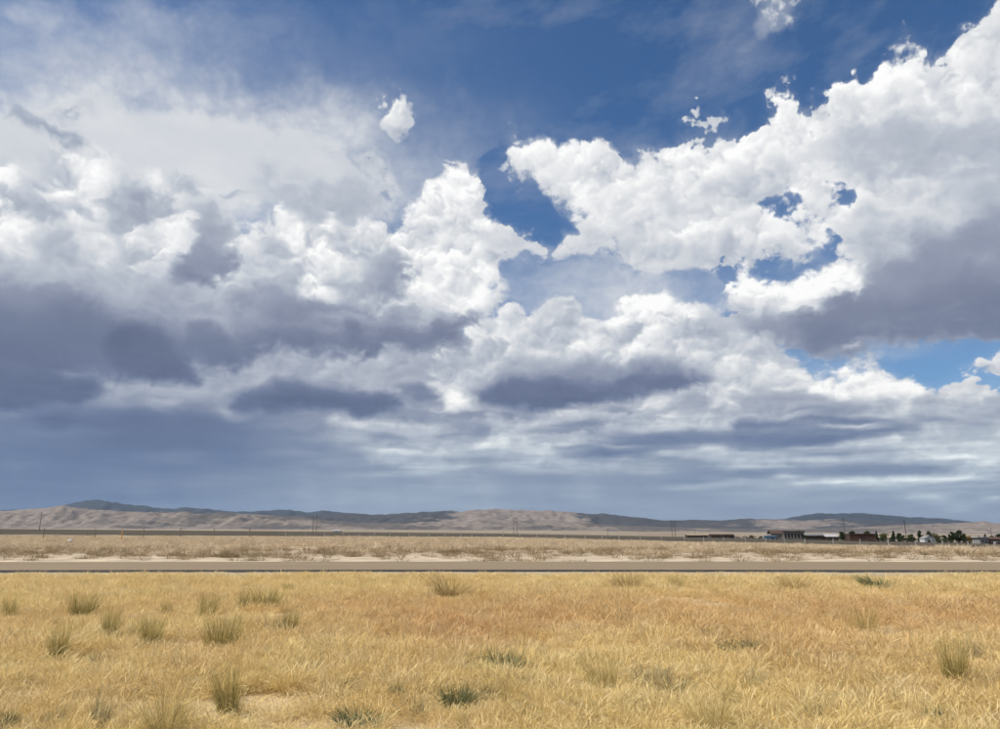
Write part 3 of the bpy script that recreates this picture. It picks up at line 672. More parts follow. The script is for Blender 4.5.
sil1 = [(-160, 516), (-40, 512), (0, 511), (25, 508.5), (45, 507), (60, 505.5), (75, 508), (100, 510), (125, 511), (150, 512), (187, 511.5), (200, 514), (215, 512.5), (235, 513.5), (250, 514), (280, 516), (300, 517), (320, 520), (350, 522), (400, 523), (450, 521), (500, 520), (540, 521), (580, 523), (640, 526), (700, 528), (750, 529), (800, 529), (850, 527), (900, 525), (940, 523.5), (975, 522), (985, 521), (995, 523), (1010, 524), (1060, 523), (1180, 526)]
sil2 = [(-160, 522), (150, 519), (250, 516), (300, 515), (330, 514), (350, 513), (375, 514.5), (390, 513.5), (400, 513), (425, 512), (440, 511), (450, 510), (460, 511.5), (475, 509.5), (490, 509), (505, 508.5), (515, 510), (530, 510), (545, 510.5), (560, 511), (575, 512), (590, 514), (605, 513.5), (625, 516), (640, 517), (660, 520), (680, 520), (700, 519.5), (720, 520.5), (740, 519), (750, 518), (760, 519), (785, 519), (800, 520), (830, 519), (860, 520), (900, 522), (950, 524), (1000, 525), (1180, 527)]
sil3 = [(-160, 514), (-30, 511), (20, 509), (50, 507), (62, 504), (75, 501), (85, 499.5), (95, 499), (105, 501), (120, 503.5), (140, 505), (160, 508), (172, 508.5), (183, 506.5), (195, 508), (210, 509), (230, 511), (250, 511), (268, 510), (280, 509), (300, 511), (310, 512), (322, 510), (335, 511.5), (352, 513), (375, 516), (400, 519), (470, 524), (640, 526), (740, 522), (770, 520), (785, 518.5), (790, 517.5), (800, 516), (808, 514.5), (818, 513), (835, 513.5), (850, 513), (862, 512.5), (875, 514), (890, 515), (905, 516.5), (920, 517), (940, 518), (960, 520), (975, 522), (1000, 525), (1180, 529)]
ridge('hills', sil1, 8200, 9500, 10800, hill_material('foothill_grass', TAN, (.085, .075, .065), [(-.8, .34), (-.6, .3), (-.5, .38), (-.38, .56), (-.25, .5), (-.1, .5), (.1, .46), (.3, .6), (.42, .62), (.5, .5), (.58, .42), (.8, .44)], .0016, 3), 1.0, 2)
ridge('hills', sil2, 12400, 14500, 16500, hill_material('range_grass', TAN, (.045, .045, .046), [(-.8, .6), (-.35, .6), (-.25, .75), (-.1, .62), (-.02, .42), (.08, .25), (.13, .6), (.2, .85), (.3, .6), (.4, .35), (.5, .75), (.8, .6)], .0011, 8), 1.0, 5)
ridge('hills', sil3, 19500, 22000, 25000, hill_material('far_range_grass', (.12, .11, .10), (.026, .032, .038), [(-.8, .9), (.3, .9), (.5, .82), (.8, .7)], .0008, 14), .8, 9)  # dark forest tone, deepened to stand in for cloud shadow
# ---------------------------------------------------------------- grass and weeds
def blades(n, h, spread, lean, width, head=0.0, droop=.35, seed=0, hvar=.35, up=0.0):
    """n thin bent blades from one foot: vertices, faces, per-vertex blade value and height share"""
    r = np.random.default_rng(seed); V, Fc, val, hs = [], [], [], []
    for i in range(n):
        a = r.uniform(0, 2*math.pi); rad = spread*math.sqrt(r.uniform(0, 1)); bx, by = rad*math.cos(a), rad*math.sin(a)
        d = a+r.normal(0, .7); ln = abs(r.normal(lean, lean*.5)); hh = h*(1+r.uniform(-hvar, hvar)); w = width*r.uniform(.6, 1.3)
        wa = r.uniform(0, math.pi); wx, wy = math.cos(wa)*w/2, math.sin(wa)*w/2
        pts = []
        for k, t in enumerate((0, .4, .75, 1.0)):
            off = ln*hh*(t+droop*t*t*1.2); z = hh*(t-droop*ln*t*t)+up
            pts.append((bx+math.cos(d)*off, by+math.sin(d)*off, z))
        ws = (1, .85, .6+head*1.6, .12)
        o = len(V); v = r.uniform(0, 1)
        for (x, y, z), k, t in zip(pts, ws, (0, .4, .75, 1)):
            V += [(x-wx*k, y-wy*k, z), (x+wx*k, y+wy*k, z)]; val += [v, v]; hs += [t, t]
        Fc += [(o, o+1, o+3, o+2), (o+2, o+3, o+5, o+4), (o+4, o+5, o+7, o+6)]
    return V, Fc, val, hs
def blade_mesh(name, parts, m):
    V, Fc, val, hs = [], [], [], []
    for v, f, a, b in parts:
        o = len(V); V += v; Fc += [tuple(i+o for i in q) for q in f]; val += a; hs += b
    me = bpy.data.meshes.new(name); me.from_pydata(V, [], Fc)
    for nm, dat in (('blade', val), ('share', hs)):
        at = me.attributes.new(nm, 'FLOAT', 'POINT'); at.data.foreach_set('value', np.array(dat, np.float32))
    me.materials.append(m); return me
def leaf_shader(name, colour_fn, trans=.35):
    m = bpy.data.materials.new(name); m.use_nodes = True; t = m.node_tree; t.nodes.clear(); N = Nodes(t)
    at = N.new('ShaderNodeAttribute', attribute_name='blade').outputs['Fac']; hs = N.new('ShaderNodeAttribute', attribute_name='share').outputs['Fac']
    rnd = N.new('ShaderNodeObjectInfo').outputs['Random']; p = N.new('ShaderNodeNewGeometry').outputs['Position']
    c = colour_fn(N, at, hs, rnd, p)
    d, tr, mx = N.new('ShaderNodeBsdfDiffuse'), N.new('ShaderNodeBsdfTranslucent'), N.new('ShaderNodeMixShader')
    N.put(d.inputs[0], c); N.put(tr.inputs[0], c); mx.inputs[0].default_value = trans
    t.links.new(d.outputs[0], mx.inputs[1]); t.links.new(tr.outputs[0], mx.inputs[2])
    o = N.new('ShaderNodeOutputMaterial'); t.links.new(mx.outputs[0], o.inputs[0]); return m
def cheat_colour(N, blade, share, rnd, p):
    x, y, z = N.sep(p)
    n = N.noise(N.xyz(x, N.m('MULTIPLY', y, .6)), .33, 4, .6); n2 = N.noise(N.xyz(x, y), 1.4, 3, .6)
    gold = N.mixc(blade, (.72, .53, .20), (.95, .79, .42))
    red = N.mixc(blade, (.56, .32, .13), (.80, .54, .27))
    pale = N.mixc(blade, (.70, .55, .28), (.92, .80, .54))
    # a stand of red-stemmed brome in the middle of the field, thinning to the left
    stand = N.m('MULTIPLY', N.rng(N.m('ADD', y, N.m('MULTIPLY', n, 5)), 11.0, 16, 0, 1, True), N.rng(N.m('ADD', y, N.m('MULTIPLY', n, 6)), 26, 18, 0, 1, True))
    stand = N.m('MULTIPLY', stand, N.rng(N.m('ADD', x, N.m('MULTIPLY', n, 8)), -4, 4, .15, 1, True))
    k = N.m('ADD', N.m('MULTIPLY', stand, .62), N.m('SUBTRACT', N.m('MULTIPLY', N.m('ADD', n, N.m('MULTIPLY', rnd, .5)), .9), .52), clamp=True)
    c = N.mixc(k, gold, red)
    c = N.mixc(N.rng(N.m('ADD', n2, N.m('MULTIPLY', rnd, .35)), .66, .9, 0, .55), c, pale)
    c = N.mixc(N.rng(rnd, .93, .99, 0, .6), c, (.23, .21, .10))
    return N.mixc(N.rng(share, 0, .6, .45, 0), c, (.58, .42, .20))
def weed_colour(N, blade, share, rnd, p):
    c = N.mixc(blade, (.52, .41, .275), (.74, .61, .43))
    c = N.mixc(N.rng(rnd, .5, .95, 0, .8), c, (.70, .57, .39))
    return N.mixc(N.rng(rnd, .0, .16, .75, 0), c, (.34, .27, .17))
def scrub_colour(N, blade, share, rnd, p):
    return N.mixc(rnd, N.mixc(blade, (.18, .135, .075), (.34, .265, .155)), (.36, .27, .16))
def scatter(name, P, scale, sources, label, tilt=.12):
    n = len(P); me = bpy.data.meshes.new(name); me.from_pydata([tuple(p) for p in P], [], [])
    rot = np.stack([nrng.normal(0, tilt, n), nrng.normal(0, tilt, n), nrng.uniform(0, 6.283, n)], 1).astype(np.float32)
    a = me.attributes.new('rot', 'FLOAT_VECTOR', 'POINT'); a.data.foreach_set('vector', rot.ravel())
    a = me.attributes.new('size', 'FLOAT_VECTOR', 'POINT'); a.data.foreach_set('vector', np.asarray(scale, np.float32).ravel())
    a = me.attributes.new('pick', 'INT', 'POINT'); a.data.foreach_set('value', nrng.integers(0, len(sources), n).astype(np.int32))
    o = bpy.data.objects.new(name, me); COL.objects.link(o)
    src = bpy.data.collections.new(name+'_source')
    for k, s in enumerate(sources):
        so = bpy.data.objects.new('%s_clump' % name, s); src.objects.link(so)
    g = bpy.data.node_groups.new(name, 'GeometryNodeTree')
    g.interface.new_socket('Geometry', in_out='INPUT', socket_type='NodeSocketGeometry'); g.interface.new_socket('Geometry', in_out='OUTPUT', socket_type='NodeSocketGeometry')
    gi, go = g.nodes.new('NodeGroupInput'), g.nodes.new('NodeGroupOutput')
    ip = g.nodes.new('GeometryNodeInstanceOnPoints'); ci = g.nodes.new('GeometryNodeCollectionInfo')
    ci.inputs['Collection'].default_value = src; ci.inputs['Separate Children'].default_value = True; ci.inputs['Reset Children'].default_value = True
    def named(nm, ty):
        q = g.nodes.new('GeometryNodeInputNamedAttribute'); q.data_type = ty; q.inputs['Name'].default_value = nm
        return [s for s in q.outputs if s.enabled and s.name == 'Attribute'][0]
    er = g.nodes.new('FunctionNodeEulerToRotation'); g.links.new(named('rot', 'FLOAT_VECTOR'), er.inputs[0])
    g.links.new(gi.outputs[0], ip.inputs['Points']); g.links.new(ci.outputs[0], ip.inputs['Instance']); ip.inputs['Pick Instance'].default_value = True
    g.links.new(named('pick', 'INT'), ip.inputs['Instance Index']); g.links.new(er.outputs[0], ip.inputs['Rotation']); g.links.new(named('size', 'FLOAT_VECTOR'), ip.inputs['Scale'])
    g.links.new(ip.outputs[0], go.inputs[0])
    md = o.modifiers.new('scatter', 'NODES'); md.node_group = g
    tag(o, label, 'grass', kind='stuff'); return o
def fnoise(x, y, s, seed=0):
    return np.array([mnoise.fractal(Vector((a*s, b*s, seed)), .8, 2.0, 3) for a, b in zip(x, y)])
def field_points(n, y0, y1, half=.80, margin=1.5):
    y = np.sqrt(nrng.uniform(y0*y0, y1*y1, n)); x = nrng.uniform(-1, 1, n)*(half*y+margin); return x, y
# ---- where the single plants of the near field stand
PLANTS = [  # column, row of the foot, width and height in the photograph, kind, label
 (9, 619, 15, 18, 'green', 'dark green grass tuft at the left edge of the field near the road'),
 (81, 618, 30, 22, 'green', 'wide olive grass tuft, second from the left edge in the row nearest the road'),
 (109, 641, 18, 32, 'green', 'tall narrow straw-topped green tuft between the dark tuft and the bushy pair'),
 (57, 661, 22, 31, 'green', 'dark green bunchgrass tuft with straw tips, leftmost of the large tufts'),
 (150, 648, 24, 28, 'green', 'bushy olive tuft left of the widest green tuft'),
 (134, 640, 12, 14, 'green', 'little green tuft tucked against the left side of the bushy olive tuft'),
 (221, 650, 40, 30, 'green', 'widest green grass tuft in the left half of the field'),
 (205, 619, 20, 22, 'green', 'faded olive tuft behind the widest green tuft'),
 (166, 617, 11, 14, 'green', 'thin green sprig behind the bushy olive tuft'),
 (243, 610, 13, 16, 'green', 'small upright green tuft at the left of the long olive clump'),
 (264, 609, 34, 18, 'green', 'long low olive clump close to the road'),
 (290, 632, 18, 22, 'green', 'fresh green tuft right of the widest tuft'),
 (271, 634, 20, 15, 'grey', 'grey-green weedy clump beside the fresh green tuft'),
 (228, 714, 28, 40, 'green', 'tall olive-straw tuft standing alone near the bottom left'),
 (166, 735, 44, 44, 'straw', 'large straw-yellow bunchgrass cut by the bottom edge, left half'),
 (98, 729, 18, 32, 'grey', 'grey-green leafy weed left of the large straw-yellow bunchgrass'),
 (55, 727, 16, 16, 'grey', 'small green-grey weed near the bottom left corner'),
 (4, 731, 16, 16, 'mound', 'dark green plant in the bottom left corner'),
 (178, 677, 16, 14, 'grey', 'grey leafy weed above the large straw-yellow bunchgrass'),
 (97, 666, 18, 12, 'grey', 'low blue-grey weed right of the leftmost large tuft'),
 (25, 688, 12, 12, 'grey', 'small grey weed below and left of the leftmost large tuft'),
 (288, 593, 12, 9, 'green', 'tiny green tuft close to the road left of the golden brush'),
 (450, 598, 40, 20, 'brown', 'golden-brown bush at the road edge near the middle'),
 (308, 674, 18, 11, 'grey', 'low grey weed left of the middle of the field'),
 (347, 692, 16, 13, 'grey', 'grey-green weed right of the tall lone olive tuft'),
 (397, 699, 9, 12, 'mound', 'small single green sprig in the bottom middle'),
 (357, 727, 32, 13, 'mound', 'spreading green weed at the bottom edge left of the middle'),
 (419, 713, 14, 14, 'grey', 'grey weed between the bottom-edge spreading weed and the green forb'),
 (456, 706, 28, 16, 'mound', 'grey-green leafy forb near the bottom, just left of the middle'),
 (490, 699, 15, 13, 'grey', 'small grey weed right of the grey-green leafy forb'),
 (460, 731, 14, 22, 'straw', 'thin straw tuft at the bottom edge just left of the middle'),
 (503, 673, 30, 17, 'mound', 'rounded bright green forb in the middle of the field'),
 (528, 671, 15, 11, 'grey', 'small grey weed touching the right of the rounded green forb'),
 (506, 707, 12, 26, 'straw', 'thin upright straw tuft below the rounded green forb'),
 (605, 688, 32, 32, 'straw', 'upright green-straw bunchgrass right of the middle'),
 (648, 685, 30, 16, 'grey', 'dark grey twiggy weed beside the green-straw bunchgrass'),
 (676, 696, 28, 17, 'grey', 'grey-green weed in front of the dark twiggy weed'),
 (728, 706, 15, 20, 'straw', 'small straw-green tuft above the bottom straw bunch'),
 (714, 736, 40, 32, 'straw', 'bright straw bunchgrass cut by the bottom edge, right half'),
 (710, 637, 30, 10, 'brown', 'dark brown dead patch of brush in the red grass'),
 (738, 651, 32, 9, 'mound', 'low green weed patch right of the dark brown brush'),
 (757, 651, 16, 7, 'mound', 'short flat green weed at the right end of the low green patch'),
 (628, 590, 24, 18, 'brown', 'brown bush at the road edge right of the middle'),
 (677, 588, 15, 14, 'straw', 'yellow-green tuft at the road edge right of the brown bush'),
 (581, 716, 12, 11, 'grey', 'dark sprig left of the bottom straw bunch'),
 (635, 714, 14, 12, 'grey', 'grey sprig between the two straw bunches'),
 (792, 591, 28, 14, 'brown', 'tan-brown bush at the road edge in the right half'),
 (880, 590, 32, 9, 'mound', 'low dark green weed at the road edge, far right half'),
 (868, 632, 24, 26, 'straw', 'yellow-green bunchgrass in the red grass on the right'),
 (955, 684, 26, 40, 'green', 'tall green tuft near the right edge'),
 (972, 666, 16, 20, 'grey', 'faded grey-green weed right of the tall green tuft'),
 (878, 686, 14, 11, 'grey', 'small grey weed left of the tall green tuft'),
 (816, 722, 18, 16, 'grey', 'olive weed at the bottom right of centre'),
 (937, 723, 14, 13, 'mound', 'small green plant at the bottom near the right corner'),
 (755, 688, 16, 16, 'grey', 'grey-brown weed in golden grass right of the small straw-green tuft'),
]
cheat = leaf_shader('cheatgrass', cheat_colour)
src = [blade_mesh('cheat', [blades(96, .115, .15, .85, .0027, 1.3, .6, s, .5)], cheat) for s in range(8)]
src += [blade_mesh('cheat', [blades(54, .18, .13, .5, .0027, 1.5, .55, s+50, .5)], cheat) for s in range(3)]
x, y = field_points(70000, 3.6, 28.3)
x2, y2 = field_points(15000, 3.6, 11); x, y = np.concatenate([x, x2]), np.concatenate([y, y2])
d = fnoise(x, y, .35, 2)+.35*fnoise(x, y, 1.6, 6)
keep = nrng.uniform(-.55, .2, len(x)) < d+.16
x, y = x[keep], y[keep]
sc = np.clip(.92+.3*fnoise(x, y, .25, 4)+nrng.normal(0, .14, len(x)), .45, 1.5)*np.where(y > 26.2, .75, 1.0)*np.clip(.5+.045*y, .6, 1)
edge = y < 28.75+np.array([road_y(v) for v in x])+nrng.normal(0, .25, len(x))
x, y, sc = x[edge], y[edge], sc[edge]
for px, py, w, h, kind, label in PLANTS:
    g = on_flat(px, min(py, 735)); r = w*g.y/F*.42
    ok = (x-g.x)**2+((y-g.y+r*.35)*.55)**2 > (r*nrng.uniform(.6, 1.15, len(x)))**2
    sc = np.where(ok, sc, sc*.4)
scatter('dry_grass', np.stack([x, y, np.zeros(len(x))-.02], 1), np.stack([sc, sc, sc*nrng.uniform(.8, 1.2, len(x))], 1), src, 'dense golden and rust dry grass covering the near field', .2)

weed = leaf_shader('dead_weeds', weed_colour, .3)
wsrc = [blade_mesh('weeds', [blades(60, .34, .26, .5, .012, .8, .3, s+100)], weed) for s in range(5)]
wsrc += [blade_mesh('weeds', [blades(70, .22, .32, .8, .012, .8, .3, s+120)], weed) for s in range(3)]
x, y = field_points(26000, 48, 165, .72, 3)
ok = y < 165-np.clip(x, 0, 90)*.5; x, y = x[ok], y[ok]
dn = fnoise(x, y, .05, 12)+.5*fnoise(x, y, .25, 15)
keep = nrng.uniform(-.9, .5, len(x)) < dn+np.clip((y-62)/14, -.9, .2)
x, y = x[keep], y[keep]
sc = np.clip(.95+.5*fnoise(x, y, .08, 21)+nrng.normal(0, .18, len(x)), .35, 1.7)
scatter('dead_weeds', np.array([(a, b, terrain(a, b)-.03) for a, b in zip(x, y)]), np.stack([sc*1.2, sc*1.2, sc], 1), wsrc, 'band of tall grey-tan dead weeds beyond the road', .12)
scr = leaf_shader('low_scrub', scrub_colour, .2)
ssrc = [blade_mesh('scrub', [blades(50, .26, .24, .9, .014, .3, .4, s+200)], scr) for s in range(4)]
x, y = field_points(3000, 38.3, 66, .74, 3)
keep = fnoise(x, y, .3, 33)+(y-48)*.02+nrng.normal(0, .25, len(x)) > .02; x, y = x[keep], y[keep]
sc = np.clip(nrng.normal(.8, .3, len(x)), .3, 1.6)
scatter('sand_scrub', np.stack([x, y, np.full(len(x), .03)], 1), np.stack([sc*1.3, sc*1.3, sc], 1), ssrc, 'small brown scrub clumps dotted over the pale sand verge', .1)

# ---------------------------------------------------------------- single plants in the near field
def two_tone(a, b, tip):
    def f(N, blade, share, rnd, p):
        c = N.mixc(blade, a, b); return N.mixc(N.rng(share, .45, 1, 0, .8), c, tip)
    return f
PL = {
 'green': leaf_shader('green_bunchgrass', two_tone((.17, .155, .042), (.38, .32, .10), (.62, .50, .20))),
 'straw': leaf_shader('straw_bunchgrass', two_tone((.36, .29, .10), (.56, .45, .18), (.68, .54, .26))),
 'grey': leaf_shader('grey_forb', two_tone((.19, .18, .105), (.36, .32, .19), (.46, .38, .21))),
 'mound': leaf_shader('green_forb', two_tone((.10, .12, .05), (.22, .235, .11), (.30, .28, .14))),
 'brown': leaf_shader('brown_brush', two_tone((.28, .195, .085), (.46, .34, .15), (.58, .44, .20))),
 'dry': leaf_shader('dry_stems', two_tone((.40, .29, .12), (.58, .45, .21), (.64, .50, .25)))}
PLANT_MESH = {}
for s in range(3):
    PLANT_MESH['green', s] = blade_mesh('foliage', [blades(330, .85, .34, .22, .006, .3, .3, 300+s, .5), blades(200, .5, .42, .45, .006, .3, .4, 310+s, .5)], PL['green'])
    PLANT_MESH['straw', s] = blade_mesh('foliage', [blades(190, .9, .34, .34, .006, .6, .4, 320+s, .5), blades(90, .5, .36, .5, .006, .4, .4, 325+s, .5)], PL['straw'])
    PLANT_MESH['grey', s] = blade_mesh('foliage', [blades(150, .5, .46, .6, .012, .8, .35, 330+s, .5), blades(90, .75, .4, .4, .007, 1.0, .3, 335+s, .5)], PL['grey'])
    PLANT_MESH['mound', s] = blade_mesh('foliage', [blades(300, .5, .46, .6, .016, .9, .35, 340+s, .5), blades(120, .7, .42, .45, .008, .8, .3, 345+s, .5)], PL['mound'])
    PLANT_MESH['brown', s] = blade_mesh('foliage', [blades(260, .7, .44, .5, .007, .4, .3, 350+s, .5), blades(120, .9, .34, .35, .006, .6, .3, 355+s, .5)], PL['brown'])
    PLANT_MESH['dry', s] = blade_mesh('dry_stems', [blades(30, .95, .24, .25, .007, 1.2, .35, 360+s)], PL['dry'])
KIND = {'green': ('grass_tuft', 'tuft'), 'straw': ('bunchgrass', 'bunchgrass'), 'grey': ('grey_weed', 'weed'), 'mound': ('green_weed', 'weed'), 'brown': ('brown_bush', 'bush')}
for i, (px, py, w, h, kind, label) in enumerate(PLANTS):
    g = on_flat(px, min(py, 735)); s = g.y/F
    o = bpy.data.objects.new(KIND[kind][0], PLANT_MESH[kind, i % 3]); COL.objects.link(o)
    o.location = (g.x, g.y, -.02); o.rotation_euler = (random.gauss(0, .12), random.gauss(0, .12), random.uniform(0, 6.28))
    hh = h*s*1.08/.95
    if kind in ('grey', 'mound'): hh *= 1.6 if kind == 'mound' else 1.35
    hh += .04
    o.scale = (w*s/1.05, w*s/1.05, hh*.9)
    tag(o, label, KIND[kind][1], 'single plants in the near field')
    if kind in ('green', 'straw', 'brown'):
        c = bpy.data.objects.new('dry_stems', PLANT_MESH['dry', i % 3]); COL.objects.link(c); c.parent = o; c.location = (0, 0, 0); c.scale = (.9, .9, .85)
# ---------------------------------------------------------------- fences, poles
M = {k: plain('mat_'+k, c, .85, v, sc) for k, c, v, sc in (
 ('wood_dark', (.075, .058, .045), .3, 2), ('post_wood', (.20, .17, .14), .3, 3), ('steel', (.33, .33, .32), .15, 2), ('orange', (.62, .30, .06), .1, 3),
 ('cream', (.27, .235, .19), .12, .4), ('brown_roof', (.10, .066, .05), .2, .6), ('glass', (.02, .022, .025), .2, 1), ('white', (.50, .50, .49), .08, .5),
 ('barn', (.105, .060, .042), .35, .8), ('barn_dark', (.07, .045, .035), .3, .8), ('grey', (.24, .23, .22), .15, .5), ('light_roof', (.42, .42, .41), .1, .5),  # cream, white and barn tones darkened to carry cloud shadow over the town
 ('brick', (.14, .062, .045), .25, 1), ('blue', (.035, .105, .18), .15, .6), ('pale_blue', (.22, .30, .36), .1, .6), ('rubber', (.02, .02, .02), .1, 3), ('shed_dark', (.055, .045, .04), .25, .7),
 ('tan_roof', (.33, .26, .18), .15, .5), ('rock', (.50, .48, .44), .15, 3), ('bark', (.10, .075, .055), .3, 3), ('insulator', (.25, .16, .12), .1, 3))}
def fence(cols, y_at, height, label, m, dz=0):
    pts = []
    for px in cols:
        y = y_at(px); p = at_px(px, y); pts.append(p)
    root = tag(empty('wire_fence', pts[0]), label, 'fence', 'roadside wire fences')
    pm = MB().tube([(0, 0, -.3), (0, 0, height)], [.075, .065], 6)
    me = None
    for p in pts:
        if me is None: o = pm.build('post', m, root); me = o.data
        else: o = bpy.data.objects.new('post', me); COL.objects.link(o); o.parent = root
        o.location = p-pts[0]; o.rotation_euler = (random.gauss(0, .03), random.gauss(0, .03), random.uniform(0, 3)); o.scale = (1, 1, random.uniform(.92, 1.08))
    for hz in (.3, .62, .94):
        MB().tube([tuple(p-pts[0]+Vector((0, -.07, hz*height))) for p in pts], .006, 4).build('wire', M['steel'], root)
    return root
fence([-60, -8, 44, 95.5, 144, 181, 214, 250], lambda px: 132+(px)*.06, 1.95, 'thin dark post fence below the tan hills on the left', M['post_wood'])
right_cols = [286, 306, 325, 344, 360, 375, 390, 409.5, 429, 445, 461, 472, 485, 503, 520, 537, 546, 565, 585, 602, 619, 640, 661, 684, 703, 723, 745, 765, 784, 804, 832, 859, 887, 914, 941, 966, 992, 1020, 1050]
fence(right_cols, lambda px: 185-(px-286)/(992-286)*70, 1.35, 'long pale post fence running from the middle to the town side', M['steel'])
g = at_px(122.5, 120); mk = MB().tube([(0, 0, -.2), (0, 0, 1.75)], .085, 8).build('marker_post', M['orange'], loc=g); tag(mk, 'orange marker post in the dry weeds beyond the road', 'post')
MB().tube([(0, 0, 1.45), (0, 0, 1.6)], .092, 8).build('reflector_band', M['white'], mk)
# white rock
g = on_flat(70, 544.5); g.z = .02
bm = bmesh.new(); bmesh.ops.create_icosphere(bm, subdivisions=3, radius=.34)
for v in bm.verts: v.co += v.co.normalized()*mnoise.noise(v.co*3.1)*.14; v.co.z = v.co.z*.62+.16
me = bpy.data.meshes.new('white_rock'); bm.to_mesh(me); bm.free(); me.materials.append(M['rock']); o = bpy.data.objects.new('white_rock', me); COL.objects.link(o); o.location = (g.x*1.0, g.y, terrain(g.x, g.y)+.3); o.scale = (.85, .75, .8)
tag(o, 'pale white rock lying among the dead weeds on the left', 'rock')

def utility_pole(px, top, y, label, lean=0, arm=2.4, r=.17, group='single utility poles'):
    b = at_px(px, y); tp = at_depth(px, top, y); h = tp.z-b.z
    root = tag(empty('utility_pole', b), label, 'utility pole', group); root.rotation_euler.y = lean
    MB().tube([(0, 0, -1), (0, 0, h)], [r*1.25, r*.8], 8).build('pole', M['wood_dark'], root)
    MB().box(-arm/2, arm/2, -.30, -.17, h-.9, h-.72).build('crossarm', M['wood_dark'], root)
    for k in (-.45, 0, .45): MB().tube([(k*arm, -.23, h-.72), (k*arm, -.23, h-.5)], [.07, .05], 6).build('insulator', M['insulator'], root)
    return root
def h_frame(px, top, y, label, gap=3.4):
    b = at_px(px, y); h = at_depth(px, top, y).z-b.z
    root = tag(empty('transmission_frame', b), label, 'utility pole', 'twin-pole transmission frames')
    for s in (-1, 1): MB().tube([(s*gap/2, 0, -1), (s*gap/2, 0, h)], [.24, .16], 8).build('pole', M['wood_dark'], root)
    MB().box(-gap*1.15, gap*1.15, -.28, -.14, h*.88, h*.88+.24).build('crossarm', M['wood_dark'], root)
    for a, c in ((-1, 1), (1, -1)): MB().tube([(a*gap/2, -.2, h*.62), (c*gap/2, -.2, h*.84)], .07, 5).build('brace', M['wood_dark'], root)
    for k in (-1.05, 0, 1.05): MB().tube([(k*gap, -.2, h*.88), (k*gap, -.2, h*.88-1.2)], .09, 6).build('insulator', M['insulator'], root)
    return root
utility_pole(39.3, 512, 560, 'lone utility pole below the left hills', .015, 1.6)
h_frame(314.6, 515, 800, 'twin-pole transmission frame left of the middle, tallest of the three')
h_frame(515.3, 517.5, 830, 'twin-pole transmission frame in the middle of the plain')
h_frame(673.5, 520, 830, 'twin-pole transmission frame nearest the town')
utility_pole(844.5, 517.5, 560, 'tall utility pole beside the brown barn', 0, 2.2)
utility_pole(905.8, 520, 540, 'thick utility pole between the conifer and the white gabled house', -.03, 2.2, .24)
utility_pole(799, 529, 640, 'short utility pole behind the right end of the cream building', 0, 1.8)
utility_pole(694.5, 529.5, 900, 'short far utility pole just right of the twin poles near the town', 0, 1.8)
utility_pole(607.5, 528.5, 950, 'small far utility pole in the plain right of the middle', 0, 1.8)
utility_pole(1013-22, 528, 760, 'small utility pole above the roofs at the right edge', 0, 1.8)

# ---------------------------------------------------------------- town
def spot(px0, px1, y):
    a, b = at_px(px0, y), at_px(px1, y); return (a+b)/2, b.x-a.x
def windows(root, xs, z0, z1, w, fm, y=-.0):
    for x in xs:
        f = MB().box(x-w/2-.12, x+w/2+.12, y-.10, y+.02, z0-.12, z1+.12).build('window', fm, root)
        MB().box(x-w/2, x+w/2, y-.13, y-.06, z0, z1).build('pane', M['glass'], f)
Y = 600
c, w = spot(783, 804, Y)    # cream block
root = tag(empty('cream_building', c), 'two-storey cream building with dark windows and brown roof at the town edge', 'building', 'town buildings')
MB().box(-w/2, w/2, 0, 11, -.5, 5.6).build('wall', M['cream'], root)
windows(root, [-w/2+1.6+k*2.55 for k in range(6)], 1.0, 4.6, 1.15, M['grey'])
MB().box(-w/2-.5, w/2+.5, -.6, 11.6, 5.62, 6.6).build('roof', M['brown_roof'], root)
MB().box(w/2-1.5, w/2-.5, -.12, .02, -.4, 2.2).build('door', M['white'], root)
c, w = spot(771, 783, Y)
root = tag(empty('gabled_house', c), 'grey-brown gabled house joined to the left of the cream building', 'house', 'town buildings')
MB().box(-w/2, w/2-.05, 1, 9, -.5, 4.2).build('wall', M['grey'], root)
MB().gable(-w/2, w/2-.5, 1, 9, 4.2, 6.6).build('roof', M['brown_roof'], root)
windows(root, [-2.4, 1.6], 1.0, 2.6, 1.3, M['white'], 1)
MB().box(-.6, .5, .9, 1.02, -.3, 2.0).build('door', M['barn_dark'], root)
MB().tube([(3.2, 5, 6.5), (3.2, 5, 10.4)], .09, 6).build('mast', M['steel'], root); MB().box(1.8, 4.6, 4.95, 5.05, 9.6, 9.75).build('antenna_bar', M['steel'], root)
c, w = spot(805, 822, 640)
root = tag(empty('long_shed', c), 'long dark shed with a white flat roof right of the cream building', 'shed', 'town buildings')
MB().box(-w/2, w/2, 0, 9, -.5, 3.4).build('wall', M['barn_dark'], root)
MB().box(-w/2-.4, w/2+.4, -.5, 9.4, 3.42, 4.9).build('roof', M['white'], root)
for k in (-4, 0, 4): MB().box(k-1.2, k+1.2, -.12, .02, -.3, 2.7).build('door', M['shed_dark'], root)
c, w = spot(825, 838, 640)
root = tag(empty('long_shed', c), 'smaller brown shed with pale roof beside the rounded tree', 'shed', 'town buildings')
MB().box(-w/2, w/2, 0, 8, -.5, 2.7).build('wall', M['barn'], root)
MB().gable(-w/2, w/2, 0, 8, 2.7, 4.6).build('roof', M['light_roof'], root)
MB().box(-1.3, 1.3, -.12, .02, -.3, 2.3).build('door', M['barn_dark'], root)
c, w = spot(849, 875, 570)
root = tag(empty('brown_barn', c), 'long reddish-brown plank barn in front of the town trees', 'barn', 'town buildings')
MB().box(-w/2+.1, w/2-.1, .15, 10, -.5, 5.1).build('wall', M['barn_dark'], root)
n = 22
